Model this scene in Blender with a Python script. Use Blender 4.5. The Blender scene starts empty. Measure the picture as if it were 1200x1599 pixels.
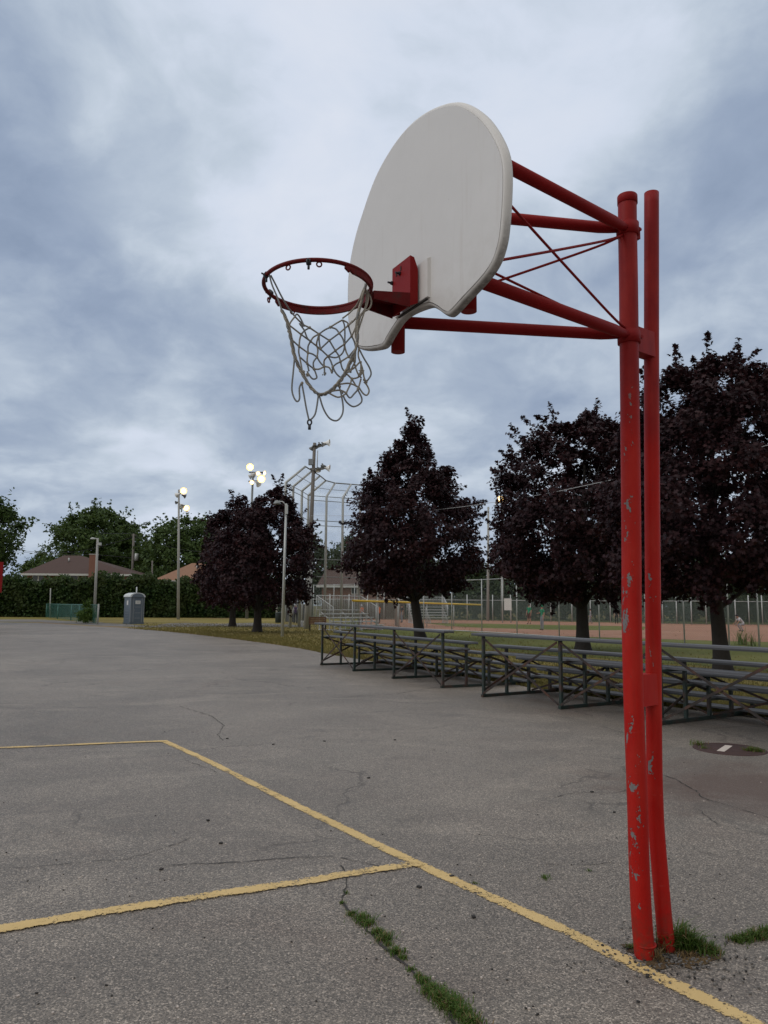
import bpy, math, random
import numpy as np
from mathutils import Vector, Matrix

# ------------------------------------------------------------------ camera, sky, sun, exposure
SC = bpy.context.scene
COL = SC.collection
F = 1202.0            # focal length in pixels of the 1200 x 1599 photograph
HOR = 945.22; EYE = 1.716; ROLL = 0.008
PIT = math.atan((HOR-800)/F)
_f = Vector((0, math.cos(PIT), math.sin(PIT))); _u = Vector((0, -math.sin(PIT), math.cos(PIT))); _r = Vector((1, 0, 0))
RT = _r*math.cos(ROLL) + _u*math.sin(ROLL); UP = _u*math.cos(ROLL) - _r*math.sin(ROLL)
cam = bpy.data.cameras.new('camera'); co = bpy.data.objects.new('camera', cam); COL.objects.link(co)
co.matrix_world = Matrix(((RT.x, UP.x, -_f.x, 0), (RT.y, UP.y, -_f.y, 0), (RT.z, UP.z, -_f.z, EYE), (0, 0, 0, 1)))
cam.sensor_fit = 'HORIZONTAL'; cam.sensor_width = 36; cam.lens = 36*F/1200; cam.clip_start = .05; cam.clip_end = 3000
SC.camera = co
SC.view_settings.view_transform = 'Standard'; SC.view_settings.look = 'None'
SC.view_settings.exposure = 0.03; SC.view_settings.gamma = 1.0

SUN_EL = math.radians(38); SUN_AZ = math.radians(250)      # to the left and a little behind the camera; veiled by cloud
sd = Vector((math.sin(SUN_AZ)*math.cos(SUN_EL), math.cos(SUN_AZ)*math.cos(SUN_EL), math.sin(SUN_EL)))
sl = bpy.data.lights.new('sun', 'SUN'); sl.energy = 0.6; sl.angle = math.radians(25); sl.color = (1, .96, .92)
so = bpy.data.objects.new('sun', sl); COL.objects.link(so); so.rotation_euler = (-sd).to_track_quat('-Z', 'Y').to_euler(); so.location = (0, 0, 30)


class NT:
    def __init__(s, tree): s.t = tree; s.n = tree.nodes; s.l = tree.links
    def new(s, typ, **kw):
        n = s.n.new(typ)
        for k, v in kw.items():
            if k.startswith('i_'):
                key = k[2:]; key = int(key) if key.isdigit() else key.replace('_', ' ')
                s.put(n.inputs[key], v)
            else: setattr(n, k, v)
        return n
    def put(s, sock, v):
        if isinstance(v, bpy.types.NodeSocket): s.l.new(v, sock)
        elif isinstance(v, (tuple, list)) and len(v) == 3 and sock.type == 'RGBA': sock.default_value = (*v, 1)
        else: sock.default_value = v
    def math(s, op, a, b=0.0, c=0.0, clamp=False):
        n = s.n.new('ShaderNodeMath'); n.operation = op; n.use_clamp = clamp
        s.put(n.inputs[0], a); s.put(n.inputs[1], b)
        if op in ('MULTIPLY_ADD', 'SMOOTH_MIN', 'COMPARE'): s.put(n.inputs[2], c)
        return n.outputs[0]
    def vmath(s, op, a, b=(0, 0, 0)):
        n = s.n.new('ShaderNodeVectorMath'); n.operation = op; s.put(n.inputs[0], a)
        if op == 'SCALE': s.put(n.inputs[3], b)
        else: s.put(n.inputs[1], b)
        return n.outputs['Value'] if op in ('DOT_PRODUCT', 'LENGTH', 'DISTANCE') else n.outputs['Vector']
    def noise(s, vec, scale, detail=4, rough=.55, dist=0, out='Fac'):
        n = s.new('ShaderNodeTexNoise'); s.put(n.inputs['Vector'], vec); s.put(n.inputs['Scale'], scale)
        n.inputs['Detail'].default_value = detail; n.inputs['Roughness'].default_value = rough; n.inputs['Distortion'].default_value = dist
        return n.outputs[out]
    def ramp(s, fac, stops, interp='LINEAR'):
        n = s.n.new('ShaderNodeValToRGB'); s.put(n.inputs[0], fac); r = n.color_ramp; r.interpolation = interp
        while len(r.elements) > 1: r.elements.remove(r.elements[-1])
        r.elements[0].position = stops[0][0]; c = stops[0][1]; r.elements[0].color = (c, c, c, 1) if not isinstance(c, tuple) else (*c, 1)
        for p, c in stops[1:]:
            e = r.elements.new(p); e.color = (c, c, c, 1) if not isinstance(c, tuple) else (*c, 1)
        return n.outputs[0]
    def mix(s, fac, a, b, mode='MIX'):
        n = s.n.new('ShaderNodeMix'); n.data_type = 'RGBA'; n.blend_type = mode
        s.put(n.inputs[0], fac); s.put(n.inputs[6], a); s.put(n.inputs[7], b); return n.outputs[2]
    def mapr(s, v, a, b, c=0.0, d=1.0):
        n = s.n.new('ShaderNodeMapRange'); s.put(n.inputs[0], v)
        for i, q in enumerate((a, b, c, d)): n.inputs[i+1].default_value = q
        return n.outputs[0]
    def sep(s, v):
        n = s.n.new('ShaderNodeSeparateXYZ'); s.put(n.inputs[0], v); return n.outputs
    def comb(s, x, y, z):
        n = s.n.new('ShaderNodeCombineXYZ'); s.put(n.inputs[0], x); s.put(n.inputs[1], y); s.put(n.inputs[2], z); return n.outputs[0]


def make_world():
    w = bpy.data.worlds.new('World'); SC.world = w; w.use_nodes = True
    T = NT(w.node_tree); T.n.clear()
    out = T.new('ShaderNodeOutputWorld'); bg = T.new('ShaderNodeBackground')
    sky = T.new('ShaderNodeTexSky'); sky.sky_type = 'NISHITA'; sky.sun_disc = False
    sky.sun_elevation = SUN_EL; sky.sun_rotation = SUN_AZ
    d = T.new('ShaderNodeTexCoord').outputs['Generated']
    x, y, z = T.sep(d)
    zz = T.math('ADD', T.math('MAXIMUM', z, 0.0), 0.34)
    P = T.comb(T.math('DIVIDE', x, zz), T.math('DIVIDE', y, zz), 0.0)
    wp = T.vmath('ADD', P, T.vmath('SCALE', T.vmath('SUBTRACT', T.noise(T.vmath('ADD', P, (8.3, 1.7, 0)), 1.6, 4, .55, 0, 'Color'), (.5, .5, .5)), .30))
    big = T.noise(T.vmath('ADD', wp, (3.1, 7.4, 0)), 1.7, 3, .5)
    mid = T.noise(T.vmath('ADD', wp, (13.7, 2.2, 1.0)), 4.2, 6, .54)
    fine = T.noise(T.vmath('ADD', wp, (4.7, 9.2, 2.0)), 11.0, 5, .56)
    # soft-edged lumps: steepen the middle of the noise so the masses have rims
    lump = T.mapr(mid, .34, .68, 0, 1)
    lump.node.interpolation_type = 'SMOOTHSTEP'
    # layered banks lower in the sky
    band = T.noise(T.comb(T.math('MULTIPLY', x, 3.4), T.math('MULTIPLY', y, .8), T.math('MULTIPLY', z, 8.5)), 1.6, 6, .58, .5)
    lowm = T.mapr(z, .02, .30, 1, 0)
    v = T.math('ADD', T.math('ADD', T.math('MULTIPLY', big, .40), T.math('MULTIPLY', lump, .15)), T.math('MULTIPLY', fine, .17))
    v = T.math('ADD', v, T.math('MULTIPLY', T.math('SUBTRACT', band, .5), T.math('MULTIPLY', lowm, .30)))
    v = T.math('ADD', v, .155)
    # the brighter and darker cloud masses this sky has
    def lobe(px, py, width, amp):
        a = Vector((RT*(px-600)/F - UP*(py-800)/F + _f)).normalized()
        dt = T.vmath('DOT_PRODUCT', T.vmath('NORMALIZE', d), tuple(a))
        return T.math('MULTIPLY', T.mapr(dt, math.cos(width), 1.0, 0, 1), amp*.74)
    for L in ((640, 60, .40, .19), (250, 20, .28, .12), (90, 220, .26, -.12), (330, 140, .15, -.11), (70, 540, .28, -.10), (330, 310, .2, .09), (200, 470, .14, .03), (470, 330, .16, .04),
              (600, 300, .3, -.02), (1130, 290, .32, -.06), (950, 500, .22, -.10), (700, 600, .24, -.03), (440, 640, .16, .0), (190, 715, .15, .08), (620, 650, .10, .05), (20, 10, .12, -.16), (1100, 60, .2, -.05), (360, 540, .16, -.07), (820, 640, .1, .05), (60, 700, .10, .04), (300, 790, .16, .04), (30, 400, .2, -.05)):
        v = T.math('ADD', v, lobe(*L))
    c = T.ramp(v, [(.24, (.215, .28, .40)), (.36, (.30, .372, .50)), (.46, (.39, .465, .580)), (.56, (.515, .59, .69)), (.66, (.64, .705, .82)), (.85, (.80, .84, .93))])
    # bright evening side of the sky: behind the camera and overhead
    bk = T.mapr(T.vmath('DOT_PRODUCT', d, (-.86, -.51, 0)), .30, .95, 0, 1); ov = T.mapr(z, .66, .95, 0, 1)
    gain = T.math('ADD', 1.0, T.math('ADD', T.math('MULTIPLY', bk, .55), T.math('MULTIPLY', ov, 1.0)))
    c = T.mix(1.0, c, T.comb(gain, gain, gain), 'MULTIPLY')
    thin = T.mapr(v, .62, .8, 0, .10)
    skyc = T.mix(1.0, sky.outputs[0], (.1, .1, .1), 'MULTIPLY')
    c = T.mix(thin, c, skyc)
    warm = T.math('MAXIMUM', T.mapr(y, .25, -.3, 0, 1), T.mapr(z, .64, .85, 0, 1))
    c = T.mix(warm, c, T.mix(1.0, c, (1.17, 1.0, .80), 'MULTIPLY'))
    T.l.new(c, bg.inputs[0]); bg.inputs[1].default_value = 1.0
    T.l.new(bg.outputs[0], out.inputs[0])
make_world()


# ------------------------------------------------------------------ helpers
def ray(px, py): return RT*((px-600)/F) - UP*((py-800)/F) + _f
def G(px, py, z=0.0):
    d = ray(px, py); s = (z-EYE)/d.z; return Vector((d.x*s, d.y*s, z))
def AT(px, py, Y):
    d = ray(px, py); s = Y/d.y; return Vector((d.x*s, Y, EYE+d.z*s))
def COLUMN(px, py, Y):                      # ground point under a pixel at forward distance Y
    p = AT(px, py, Y); return Vector((p.x, p.y, 0))


class MB:
    def __init__(s): s.v = []; s.f = []; s.m = []; s.sm = []; s.uv = None
    def add(s, vs, fs, m=0, smooth=False):
        o = len(s.v); s.v += [tuple(v) for v in vs]
        for f in fs: s.f.append([i+o for i in f]); s.m.append(m); s.sm.append(smooth)
        return s
    def box(s, c, size, rot=None, m=0):
        hx, hy, hz = [a/2 for a in size]; R = rot if rot is not None else Matrix.Identity(3)
        if isinstance(R, (int, float)): R = Matrix.Rotation(R, 3, 'Z')
        vs = [Vector(c)+R@Vector((x*hx, y*hy, z*hz)) for x in (-1, 1) for y in (-1, 1) for z in (-1, 1)]
        return s.add(vs, [(0, 1, 3, 2), (4, 6, 7, 5), (0, 4, 5, 1), (2, 3, 7, 6), (0, 2, 6, 4), (1, 5, 7, 3)], m)
    def beam(s, p, q, w, h, m=0, up=(0, 0, 1)):
        p, q = Vector(p), Vector(q); z = q-p; L = z.length; z.normalize(); u = Vector(up)
        if abs(z.dot(u)) > .98: u = Vector((1, 0, 0))
        x = z.cross(u).normalized(); y = x.cross(z)
        R = Matrix((x, z, y)).transposed()
        return s.box((p+q)/2, (w, L, h), R, m)
    def tube(s, pts, r, n=8, m=0, cap=True, smooth=True, closed=False):
        P = [Vector(p) for p in pts]; k = len(P); rs = r if isinstance(r, (list, tuple)) else [r]*k
        vs = []; ref = None
        for i in range(k):
            if closed: t = P[(i+1) % k]-P[i-1]
            else: t = P[min(i+1, k-1)]-P[max(i-1, 0)]
            t.normalize()
            if ref is None: ref = Vector((0, 0, 1)) if abs(t.z) < .9 else Vector((1, 0, 0))
            x = (ref - t*ref.dot(t))
            if x.length < 1e-5: x = t.orthogonal()
            x.normalize(); ref = x; y = t.cross(x)
            for j in range(n):
                a = 2*math.pi*j/n; vs.append(P[i]+(x*math.cos(a)+y*math.sin(a))*rs[i])
        fs = []
        for i in range(k if closed else k-1):
            for j in range(n):
                a = i*n+j; b = i*n+(j+1) % n; i2 = (i+1) % k
                fs.append((a, b, i2*n+(j+1) % n, i2*n+j))
        s.add(vs, fs, m, smooth)
        if cap and not closed:
            o = len(s.v)-len(vs)
            s.f.append([o+j for j in range(n)][::-1]); s.m.append(m); s.sm.append(False)
            s.f.append([o+(k-1)*n+j for j in range(n)]); s.m.append(m); s.sm.append(False)
        return s
    def lathe(s, c, prof, n=16, m=0, rot=None, smooth=True):
        R = rot if rot is not None else Matrix.Identity(3); c = Vector(c); vs = []
        for r, z in prof:
            for j in range(n):
                a = 2*math.pi*j/n; vs.append(c+R@Vector((r*math.cos(a), r*math.sin(a), z)))
        fs = [(i*n+j, i*n+(j+1) % n, (i+1)*n+(j+1) % n, (i+1)*n+j) for i in range(len(prof)-1) for j in range(n)]
        return s.add(vs, fs, m, smooth)
    def prism(s, pts, vec, m=0):               # closed outline extruded by vec
        k = len(pts); P = [Vector(p) for p in pts]; v = Vector(vec)
        return s.add(P+[p+v for p in P], [list(range(k))[::-1], [k+i for i in range(k)]]+[(i, (i+1) % k, k+(i+1) % k, k+i) for i in range(k)], m)
    def sheet(s, pts, z, m=0):
        return s.add([(p[0], p[1], z) for p in pts], [list(range(len(pts)))], m)
    def build(s, name, mats, parent=None, local=False):
        me = bpy.data.meshes.new(name)
        off = Vector((0, 0, 0))
        if parent is not None and not local:
            p = parent
            while p is not None: off += p.location; p = p.parent
        me.from_pydata([(v[0]-off.x, v[1]-off.y, v[2]-off.z) for v in s.v], [], s.f)
        for M in (mats if isinstance(mats, (list, tuple)) else [mats]): me.materials.append(M)
        me.polygons.foreach_set('material_index', s.m); me.polygons.foreach_set('use_smooth', s.sm)
        if s.uv is not None:
            u = me.uv_layers.new(name='UVMap')
            for li, l in enumerate(me.loops): u.data[li].uv = s.uv[l.vertex_index]
        me.update()
        o = bpy.data.objects.new(name, me); COL.objects.link(o)
        if parent is not None: o.parent = parent
        return o


def tag(o, label=None, cat=None, group=None, kind=None):
    if label: o['label'] = label
    if cat: o['category'] = cat
    if group: o['group'] = group
    if kind: o['kind'] = kind
    return o
def thing(name, label, cat, loc=(0, 0, 0), rz=0.0, group=None):
    o = bpy.data.objects.new(name, None); COL.objects.link(o); o.empty_display_size = .2
    o.location = loc; o.rotation_euler = (0, 0, rz)
    return tag(o, label, cat, group)
def copy_tree(o, parent=None):
    c = o.copy(); COL.objects.link(c); c.parent = parent
    for ch in list(o.children): copy_tree(ch, c)
    return c
def struct(o): o['kind'] = 'structure'; return o
def spline(pts, n=6, closed=False):
    P = [Vector(p) for p in pts]; k = len(P); out = []
    for i in range(k if closed else k-1):
        g = (lambda j: P[j % k]) if closed else (lambda j: P[min(max(j, 0), k-1)])
        a, b, c, d = g(i-1), g(i), g(i+1), g(i+2)
        for j in range(n):
            t = j/n; out.append(.5*((2*b)+(c-a)*t+(2*a-5*b+4*c-d)*t*t+(3*b-a-3*c+d)*t**3))
    if not closed: out.append(P[-1])
    return out
def interp(x, tab):
    if x <= tab[0][0]: return tab[0][1]
    for (a, b), (c, d) in zip(tab, tab[1:]):
        if x <= c: return b+(d-b)*(x-a)/(c-a)
    return tab[-1][1]


# ------------------------------------------------------------------ materials
MT = {}
def mat(name, col=(.5, .5, .5), rough=.6, metal=0.0, var=.12, scale=8.0, bump=0.0, bscale=60.0, emit=None, es=0.0, dirt=None, spec=None):
    m = bpy.data.materials.new(name); m.use_nodes = True; T = NT(m.node_tree); b = T.n['Principled BSDF']
    tc = T.new('ShaderNodeTexCoord').outputs['Object']
    nz = T.noise(tc, scale, 5, .6)
    c = T.mix(nz, tuple(a*(1-var) for a in col), tuple(min(1, a*(1+var)) for a in col))
    if dirt:
        dc, amt, ds = dirt; k = T.mapr(T.noise(tc, ds, 6, .65), 1-amt-.08, 1-amt+.08, 0, 1)
        c = T.mix(k, c, dc)
    T.put(b.inputs['Base Color'], c); b.inputs['Roughness'].default_value = rough; b.inputs['Metallic'].default_value = metal
    if spec is not None: b.inputs['Specular IOR Level'].default_value = spec
    if bump:
        bn = T.new('ShaderNodeBump'); T.put(bn.inputs['Height'], T.noise(tc, bscale, 4, .6)); bn.inputs['Strength'].default_value = bump; bn.inputs['Distance'].default_value = .01
        T.l.new(bn.outputs[0], b.inputs['Normal'])
    if emit:
        b.inputs['Emission Color'].default_value = (*emit, 1); b.inputs['Emission Strength'].default_value = es
    MT[name] = m; return m

def asphalt_mat():
    m = bpy.data.materials.new('asphalt'); m.use_nodes = True; T = NT(m.node_tree); b = T.n['Principled BSDF']
    P = T.new('ShaderNodeTexCoord').outputs['Object']
    big = T.noise(P, .16, 4, .6, .4); midn = T.noise(P, .9, 5, .62, .3); fin = T.noise(P, 7, 4, .6)
    base = T.ramp(big, [(.32, (.105, .102, .100)), (.5, (.168, .163, .159)), (.68, (.25, .243, .236))])
    base = T.mix(T.mapr(midn, .35, .7, 0, .55), base, (.185, .172, .168))
    base = T.mix(T.mapr(fin, .3, .75, 0, .3), base, (.11, .105, .102))
    pit = T.mapr(T.noise(P, 42, 3, .6), .60, .70, 0, .65)
    base = T.mix(pit, base, (.045, .043, .042))
    # worn smooth streaks and rusty-brown staining
    st = T.mapr(T.noise(T.vmath('MULTIPLY', P, (.8, 1.5, 1)), .45, 6, .68, 1.6), .50, .66, 0, .55)
    base = T.mix(st, base, (.26, .25, .24))
    br = T.mapr(T.noise(T.vmath('ADD', P, (31, 5, 0)), .35, 5, .65, .8), .58, .75, 0, .45)
    base = T.mix(br, base, (.125, .098, .088))
    # exposed aggregate
    vo = T.new('ShaderNodeTexVoronoi'); T.put(vo.inputs['Vector'], P); vo.inputs['Scale'].default_value = 140
    cellr = T.sep(vo.outputs['Color'])[0]
    agg = T.ramp(cellr, [(0, .42), (.35, .80), (.65, 1.05), (.86, 1.5), (1, 2.5)])
    base = T.mix(1.0, base, agg, 'MULTIPLY')
    # the damp brown low spot by the manhole
    sx, sy, sz_ = T.sep(P); wob = T.noise(P, 1.3, 5, .6)
    c0 = G(1190, 1232); dx = T.math('DIVIDE', T.math('SUBTRACT', sx, c0.x), 1.35); dy = T.math('DIVIDE', T.math('SUBTRACT', sy, c0.y), 1.0)
    rr = T.math('ADD', T.math('SQRT', T.math('ADD', T.math('MULTIPLY', dx, dx), T.math('MULTIPLY', dy, dy))), T.math('MULTIPLY', T.math('SUBTRACT', wob, .5), 2.2))
    base = T.mix(T.mapr(rr, 1.30, .50, 0, .78), base, (.082, .052, .042))
    # ball-dark scuffed lane, tar drips and pale dusty patches
    dk = T.mapr(T.noise(T.vmath('ADD', P, (12, 44, 0)), .75, 6, .7, 1.0), .57, .70, 0, .42)
    base = T.mix(dk, base, (.070, .066, .064))
    du = T.mapr(T.noise(T.vmath('ADD', P, (51, 9, 0)), 1.7, 6, .72, 1.4), .60, .70, 0, .40)
    base = T.mix(du, base, (.27, .255, .24))
    # cracks
    wv = T.vmath('ADD', P, T.vmath('SCALE', T.noise(P, 1.1, 5, .65, 0, 'Color'), .9))
    hgt = None
    cr_all = None
    for sc_, wd, thr in ((.28, .010, .50), (.9, .012, .60)):
        ve = T.new('ShaderNodeTexVoronoi', feature='DISTANCE_TO_EDGE'); T.put(ve.inputs['Vector'], wv); ve.inputs['Scale'].default_value = sc_
        k = T.mapr(ve.outputs['Distance'], wd*sc_, wd*sc_*2.4, 1, 0)
        msk = T.mapr(T.noise(T.vmath('ADD', P, (7*sc_, 3, 1)), .5, 3, .5), thr, thr+.07, 0, 1)
        k = T.math('MULTIPLY', k, msk); cr_all = k if cr_all is None else T.math('MAXIMUM', cr_all, k)
    base = T.mix(T.math('MULTIPLY', cr_all, .55), base, (.04, .036, .034))
    base = T.mix(1.0, base, (.93, .825, .715), 'MULTIPLY')
    T.put(b.inputs['Base Color'], base)
    b.inputs['Roughness'].default_value = .56; b.inputs['Specular IOR Level'].default_value = .5
    h = T.math('ADD', T.math('MULTIPLY', vo.outputs['Distance'], -.7), T.math('MULTIPLY', T.noise(P, 30, 4, .6), .8))
    h = T.math('SUBTRACT', h, T.math('MULTIPLY', cr_all, 1.2))
    bn = T.new('ShaderNodeBump'); T.put(bn.inputs['Height'], h); bn.inputs['Strength'].default_value = .55; bn.inputs['Distance'].default_value = .006
    T.l.new(bn.outputs[0], b.inputs['Normal'])
    MT['asphalt'] = m

def ground_mat(name, ramp, s1=.12, s2=2.5, bump=.5, spots=None):
    m = bpy.data.materials.new(name); m.use_nodes = True; T = NT(m.node_tree); b = T.n['Principled BSDF']
    P = T.new('ShaderNodeTexCoord').outputs['Object']
    a = T.math('ADD', T.math('MULTIPLY', T.noise(P, s1, 5, .6, .5), .6), T.math('MULTIPLY', T.noise(P, s2, 5, .65), .4))
    c = T.ramp(a, ramp)
    c = T.mix(1.0, c, T.ramp(T.noise(P, 26, 3, .7), [(.3, .65), (.7, 1.35)]), 'MULTIPLY')
    if spots: c = spots(T, P, c)
    T.put(b.inputs['Base Color'], c); b.inputs['Roughness'].default_value = .95; b.inputs['Specular IOR Level'].default_value = .1
    bn = T.new('ShaderNodeBump'); T.put(bn.inputs['Height'], T.noise(P, 18, 5, .7)); bn.inputs['Strength'].default_value = bump; bn.inputs['Distance'].default_value = .03
    T.l.new(bn.outputs[0], b.inputs['Normal']); MT[name] = m

def paint_line_mat():
    m = bpy.data.materials.new('worn_yellow_paint'); m.use_nodes = True; T = NT(m.node_tree); b = T.n['Principled BSDF']; out = T.n['Material Output']
    tc = T.new('ShaderNodeTexCoord'); P = tc.outputs['Object']; v = T.sep(tc.outputs['UV'])[1]
    T.put(b.inputs['Base Color'], T.mix(T.noise(P, 5, 5, .6), (.47, .325, .125), (.62, .45, .21))); b.inputs['Roughness'].default_value = .8
    edge = T.mapr(T.math('ABSOLUTE', T.math('SUBTRACT', v, .5)), .30, .5, 0, .16)
    w = T.math('ADD', T.math('MULTIPLY', T.noise(P, 42, 6, .8, .5), .66), T.math('MULTIPLY', T.noise(P, 2.4, 5, .65), .34))
    # flaking along the upper edge, as on the long line
    worn = T.mapr(T.math('ADD', T.math('ADD', w, edge), T.math('MULTIPLY', T.mapr(v, .55, .9, 0, 1), .06)), .550, .580, 0, 1)
    tr = T.new('ShaderNodeBsdfTransparent'); mx = T.new('ShaderNodeMixShader')
    T.put(mx.inputs[0], worn); T.l.new(b.outputs[0], mx.inputs[1]); T.l.new(tr.outputs[0], mx.inputs[2]); T.l.new(mx.outputs[0], out.inputs[0])
    MT['line'] = m

def post_paint_mat(key='post', shift=0.0):
    m = bpy.data.materials.new('chipped_red_paint'); m.use_nodes = True; T = NT(m.node_tree); b = T.n['Principled BSDF']
    P = T.new('ShaderNodeTexCoord').outputs['Object']; N = T.new('ShaderNodeNewGeometry').outputs['Normal']
    red = T.mix(T.noise(P, 3, 4, .6), (.33, .0065, .0045), (.41, .010, .006))
    red = T.mix(T.mapr(T.noise(P, 60, 4, .6), .62, .72, 0, .4), red, (.20, .007, .006))
    red = T.mix(T.mapr(T.math('ADD', T.sep(P)[2], T.math('MULTIPLY', T.noise(P, 4, 4, .6), .5)), 2.75, 3.15, 0, .85), red, (.185, .0085, .0105))     # darker crimson up high: dimmer light on the upper post, put into the colour
    Pz = T.vmath('MULTIPLY', P, (1, 1, .42)); z = T.sep(P)[2]
    n1 = T.math('ADD', T.math('MULTIPLY', T.noise(Pz, 17, 5, .62, .6), .75), T.math('MULTIPLY', T.noise(P, 70, 3, .6), .25))
    side = T.mapr(T.vmath('DOT_PRODUCT', N, (-.62, -.78, 0)), .35, .95, -.10, .0)
    # where the paint has been knocked off: ball height mid-post, and low down
    hz = T.ramp(T.math('DIVIDE', z, 4.0), [(0, .012), (.05, .0), (.12, .02), (.22, .018), (.34, -.005), (.40, .055), (.47, .055), (.50, .0), (.60, -.03), (.66, .02), (.74, .02), (.80, -.12), (1, -.2)])
    k = T.mapr(T.math('ADD', T.math('ADD', n1, side), T.math('SUBTRACT', hz, 0.0)), .598+shift, .606+shift, 0, 1)
    # ramp output cannot be negative: the low values are read as zero, so damp the top by height
    top = T.mapr(z, 2.75, 2.95, 1, 0); k = T.math('MULTIPLY', k, top)
    grey = T.mix(T.noise(P, 90, 3, .6), (.13, .12, .12), (.22, .21, .215))
    halo = T.math('MULTIPLY', T.mapr(T.math('ADD', T.math('ADD', n1, side), hz), .572+shift, .598+shift, 0, .75), top)
    red = T.mix(halo, red, (.17, .012, .008))
    strk = T.mapr(T.noise(T.vmath('MULTIPLY', P, (26, 26, .8)), 1.4, 5, .6), .52, .78, 0, .55)
    red = T.mix(strk, red, (.24, .014, .010))
    fade = T.mapr(T.noise(T.vmath('MULTIPLY', P, (3, 3, 1.1)), 2.2, 5, .6), .45, .75, 0, .5)
    red = T.mix(fade, red, (.46, .040, .026))
    scuff = T.mapr(T.noise(T.vmath('MULTIPLY', P, (6, 6, 60)), 2.0, 3, .6, .8), .70, .73, 0, .5)
    red = T.mix(T.math('MULTIPLY', scuff, top), red, (.40, .09, .07))
    foot = T.math('MULTIPLY', T.mapr(z, .30, .0, 0, 1), T.mapr(T.noise(P, 22, 5, .7), .40, .62, 0, .8))
    red = T.mix(foot, red, (.09, .035, .022))
    T.put(b.inputs['Base Color'], T.mix(k, red, grey))
    b.inputs['Roughness'].default_value = .5; b.inputs['Specular IOR Level'].default_value = .16
    h = T.math('SUBTRACT', T.math('MULTIPLY', T.noise(P, 45, 4, .6), .3), k)
    bn = T.new('ShaderNodeBump'); T.put(bn.inputs['Height'], h); bn.inputs['Strength'].default_value = .35; bn.inputs['Distance'].default_value = .002
    T.l.new(bn.outputs[0], b.inputs['Normal']); MT[key] = m

def board_mat():
    m = bpy.data.materials.new('board_white'); m.use_nodes = True; T = NT(m.node_tree); b = T.n['Principled BSDF']
    P = T.new('ShaderNodeTexCoord').outputs['Object']
    c = T.mix(T.noise(P, 2.2, 4, .6), (.54, .525, .52), (.62, .605, .60))
    stk = T.mapr(T.noise(T.vmath('MULTIPLY', P, (14, 14, 1.4)), 1.3, 5, .65), .55, .8, 0, .35)
    c = T.mix(stk, c, (.42, .37, .34))
    sp = T.mapr(T.noise(T.vmath('MULTIPLY', P, (1, 1, .55)), 38, 3, .5), .755, .775, 0, .8)
    c = T.mix(sp, c, (.10, .09, .085))
    z = T.sep(P)[2]
    grime = T.math('MULTIPLY', T.mapr(z, .36, .0, 0, 1), T.mapr(T.noise(P, 9, 5, .7), .42, .62, 0, .28))
    c = T.mix(grime, c, (.33, .29, .26))
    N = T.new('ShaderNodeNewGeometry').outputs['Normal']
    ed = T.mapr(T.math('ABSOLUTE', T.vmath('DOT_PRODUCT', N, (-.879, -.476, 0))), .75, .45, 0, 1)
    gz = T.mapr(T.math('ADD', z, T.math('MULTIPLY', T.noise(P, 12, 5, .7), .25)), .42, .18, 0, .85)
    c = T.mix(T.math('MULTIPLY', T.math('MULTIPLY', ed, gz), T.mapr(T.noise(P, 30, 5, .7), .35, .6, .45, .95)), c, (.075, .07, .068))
    T.put(b.inputs['Base Color'], c); b.inputs['Roughness'].default_value = .48
    bn = T.new('ShaderNodeBump'); T.put(bn.inputs['Height'], T.noise(P, 3.5, 3, .5)); bn.inputs['Strength'].default_value = .25; bn.inputs['Distance'].default_value = .02
    T.l.new(bn.outputs[0], b.inputs['Normal']); MT['board'] = m

def leaf_mat(name, c1, c2, c3, trans=.25, rough=.55):
    m = bpy.data.materials.new(name); m.use_nodes = True; T = NT(m.node_tree); b = T.n['Principled BSDF']; out = T.n['Material Output']
    P = T.new('ShaderNodeTexCoord').outputs['Object']; g = T.new('ShaderNodeNewGeometry')
    c = T.mix(g.outputs['Random Per Island'], c1, c2); c = T.mix(T.mapr(T.noise(P, .55, 4, .6), .42, .68, 0, .8), c, c3)
    T.put(b.inputs['Base Color'], c); b.inputs['Roughness'].default_value = rough; b.inputs['Specular IOR Level'].default_value = .2
    tl = T.new('ShaderNodeBsdfTranslucent'); T.put(tl.inputs[0], T.mix(1.0, c, (1.4, 1.2, 1.1), 'MULTIPLY'))
    mx = T.new('ShaderNodeMixShader'); mx.inputs[0].default_value = trans
    T.l.new(b.outputs[0], mx.inputs[1]); T.l.new(tl.outputs[0], mx.inputs[2]); T.l.new(mx.outputs[0], out.inputs[0]); MT[name] = m

def chain_mat(name, col, cover_scale=12.0, wire=.09):
    """woven wire: diamonds of wire with open air between, along UV"""
    m = bpy.data.materials.new(name); m.use_nodes = True; T = NT(m.node_tree); b = T.n['Principled BSDF']; out = T.n['Material Output']
    uv = T.new('ShaderNodeTexCoord').outputs['UV']; u, v, _ = T.sep(uv)
    a = T.math('FRACT', T.math('MULTIPLY', T.math('ADD', u, v), cover_scale)); c = T.math('FRACT', T.math('MULTIPLY', T.math('SUBTRACT', u, v), cover_scale))
    k = T.math('MAXIMUM', T.math('LESS_THAN', a, wire), T.math('LESS_THAN', c, wire))
    b.inputs['Base Color'].default_value = (*col, 1); b.inputs['Roughness'].default_value = .5; b.inputs['Metallic'].default_value = .3
    tr = T.new('ShaderNodeBsdfTransparent'); mx = T.new('ShaderNodeMixShader')
    T.put(mx.inputs[0], k); T.l.new(tr.outputs[0], mx.inputs[1]); T.l.new(b.outputs[0], mx.inputs[2]); T.l.new(mx.outputs[0], out.inputs[0]); MT[name] = m

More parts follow.
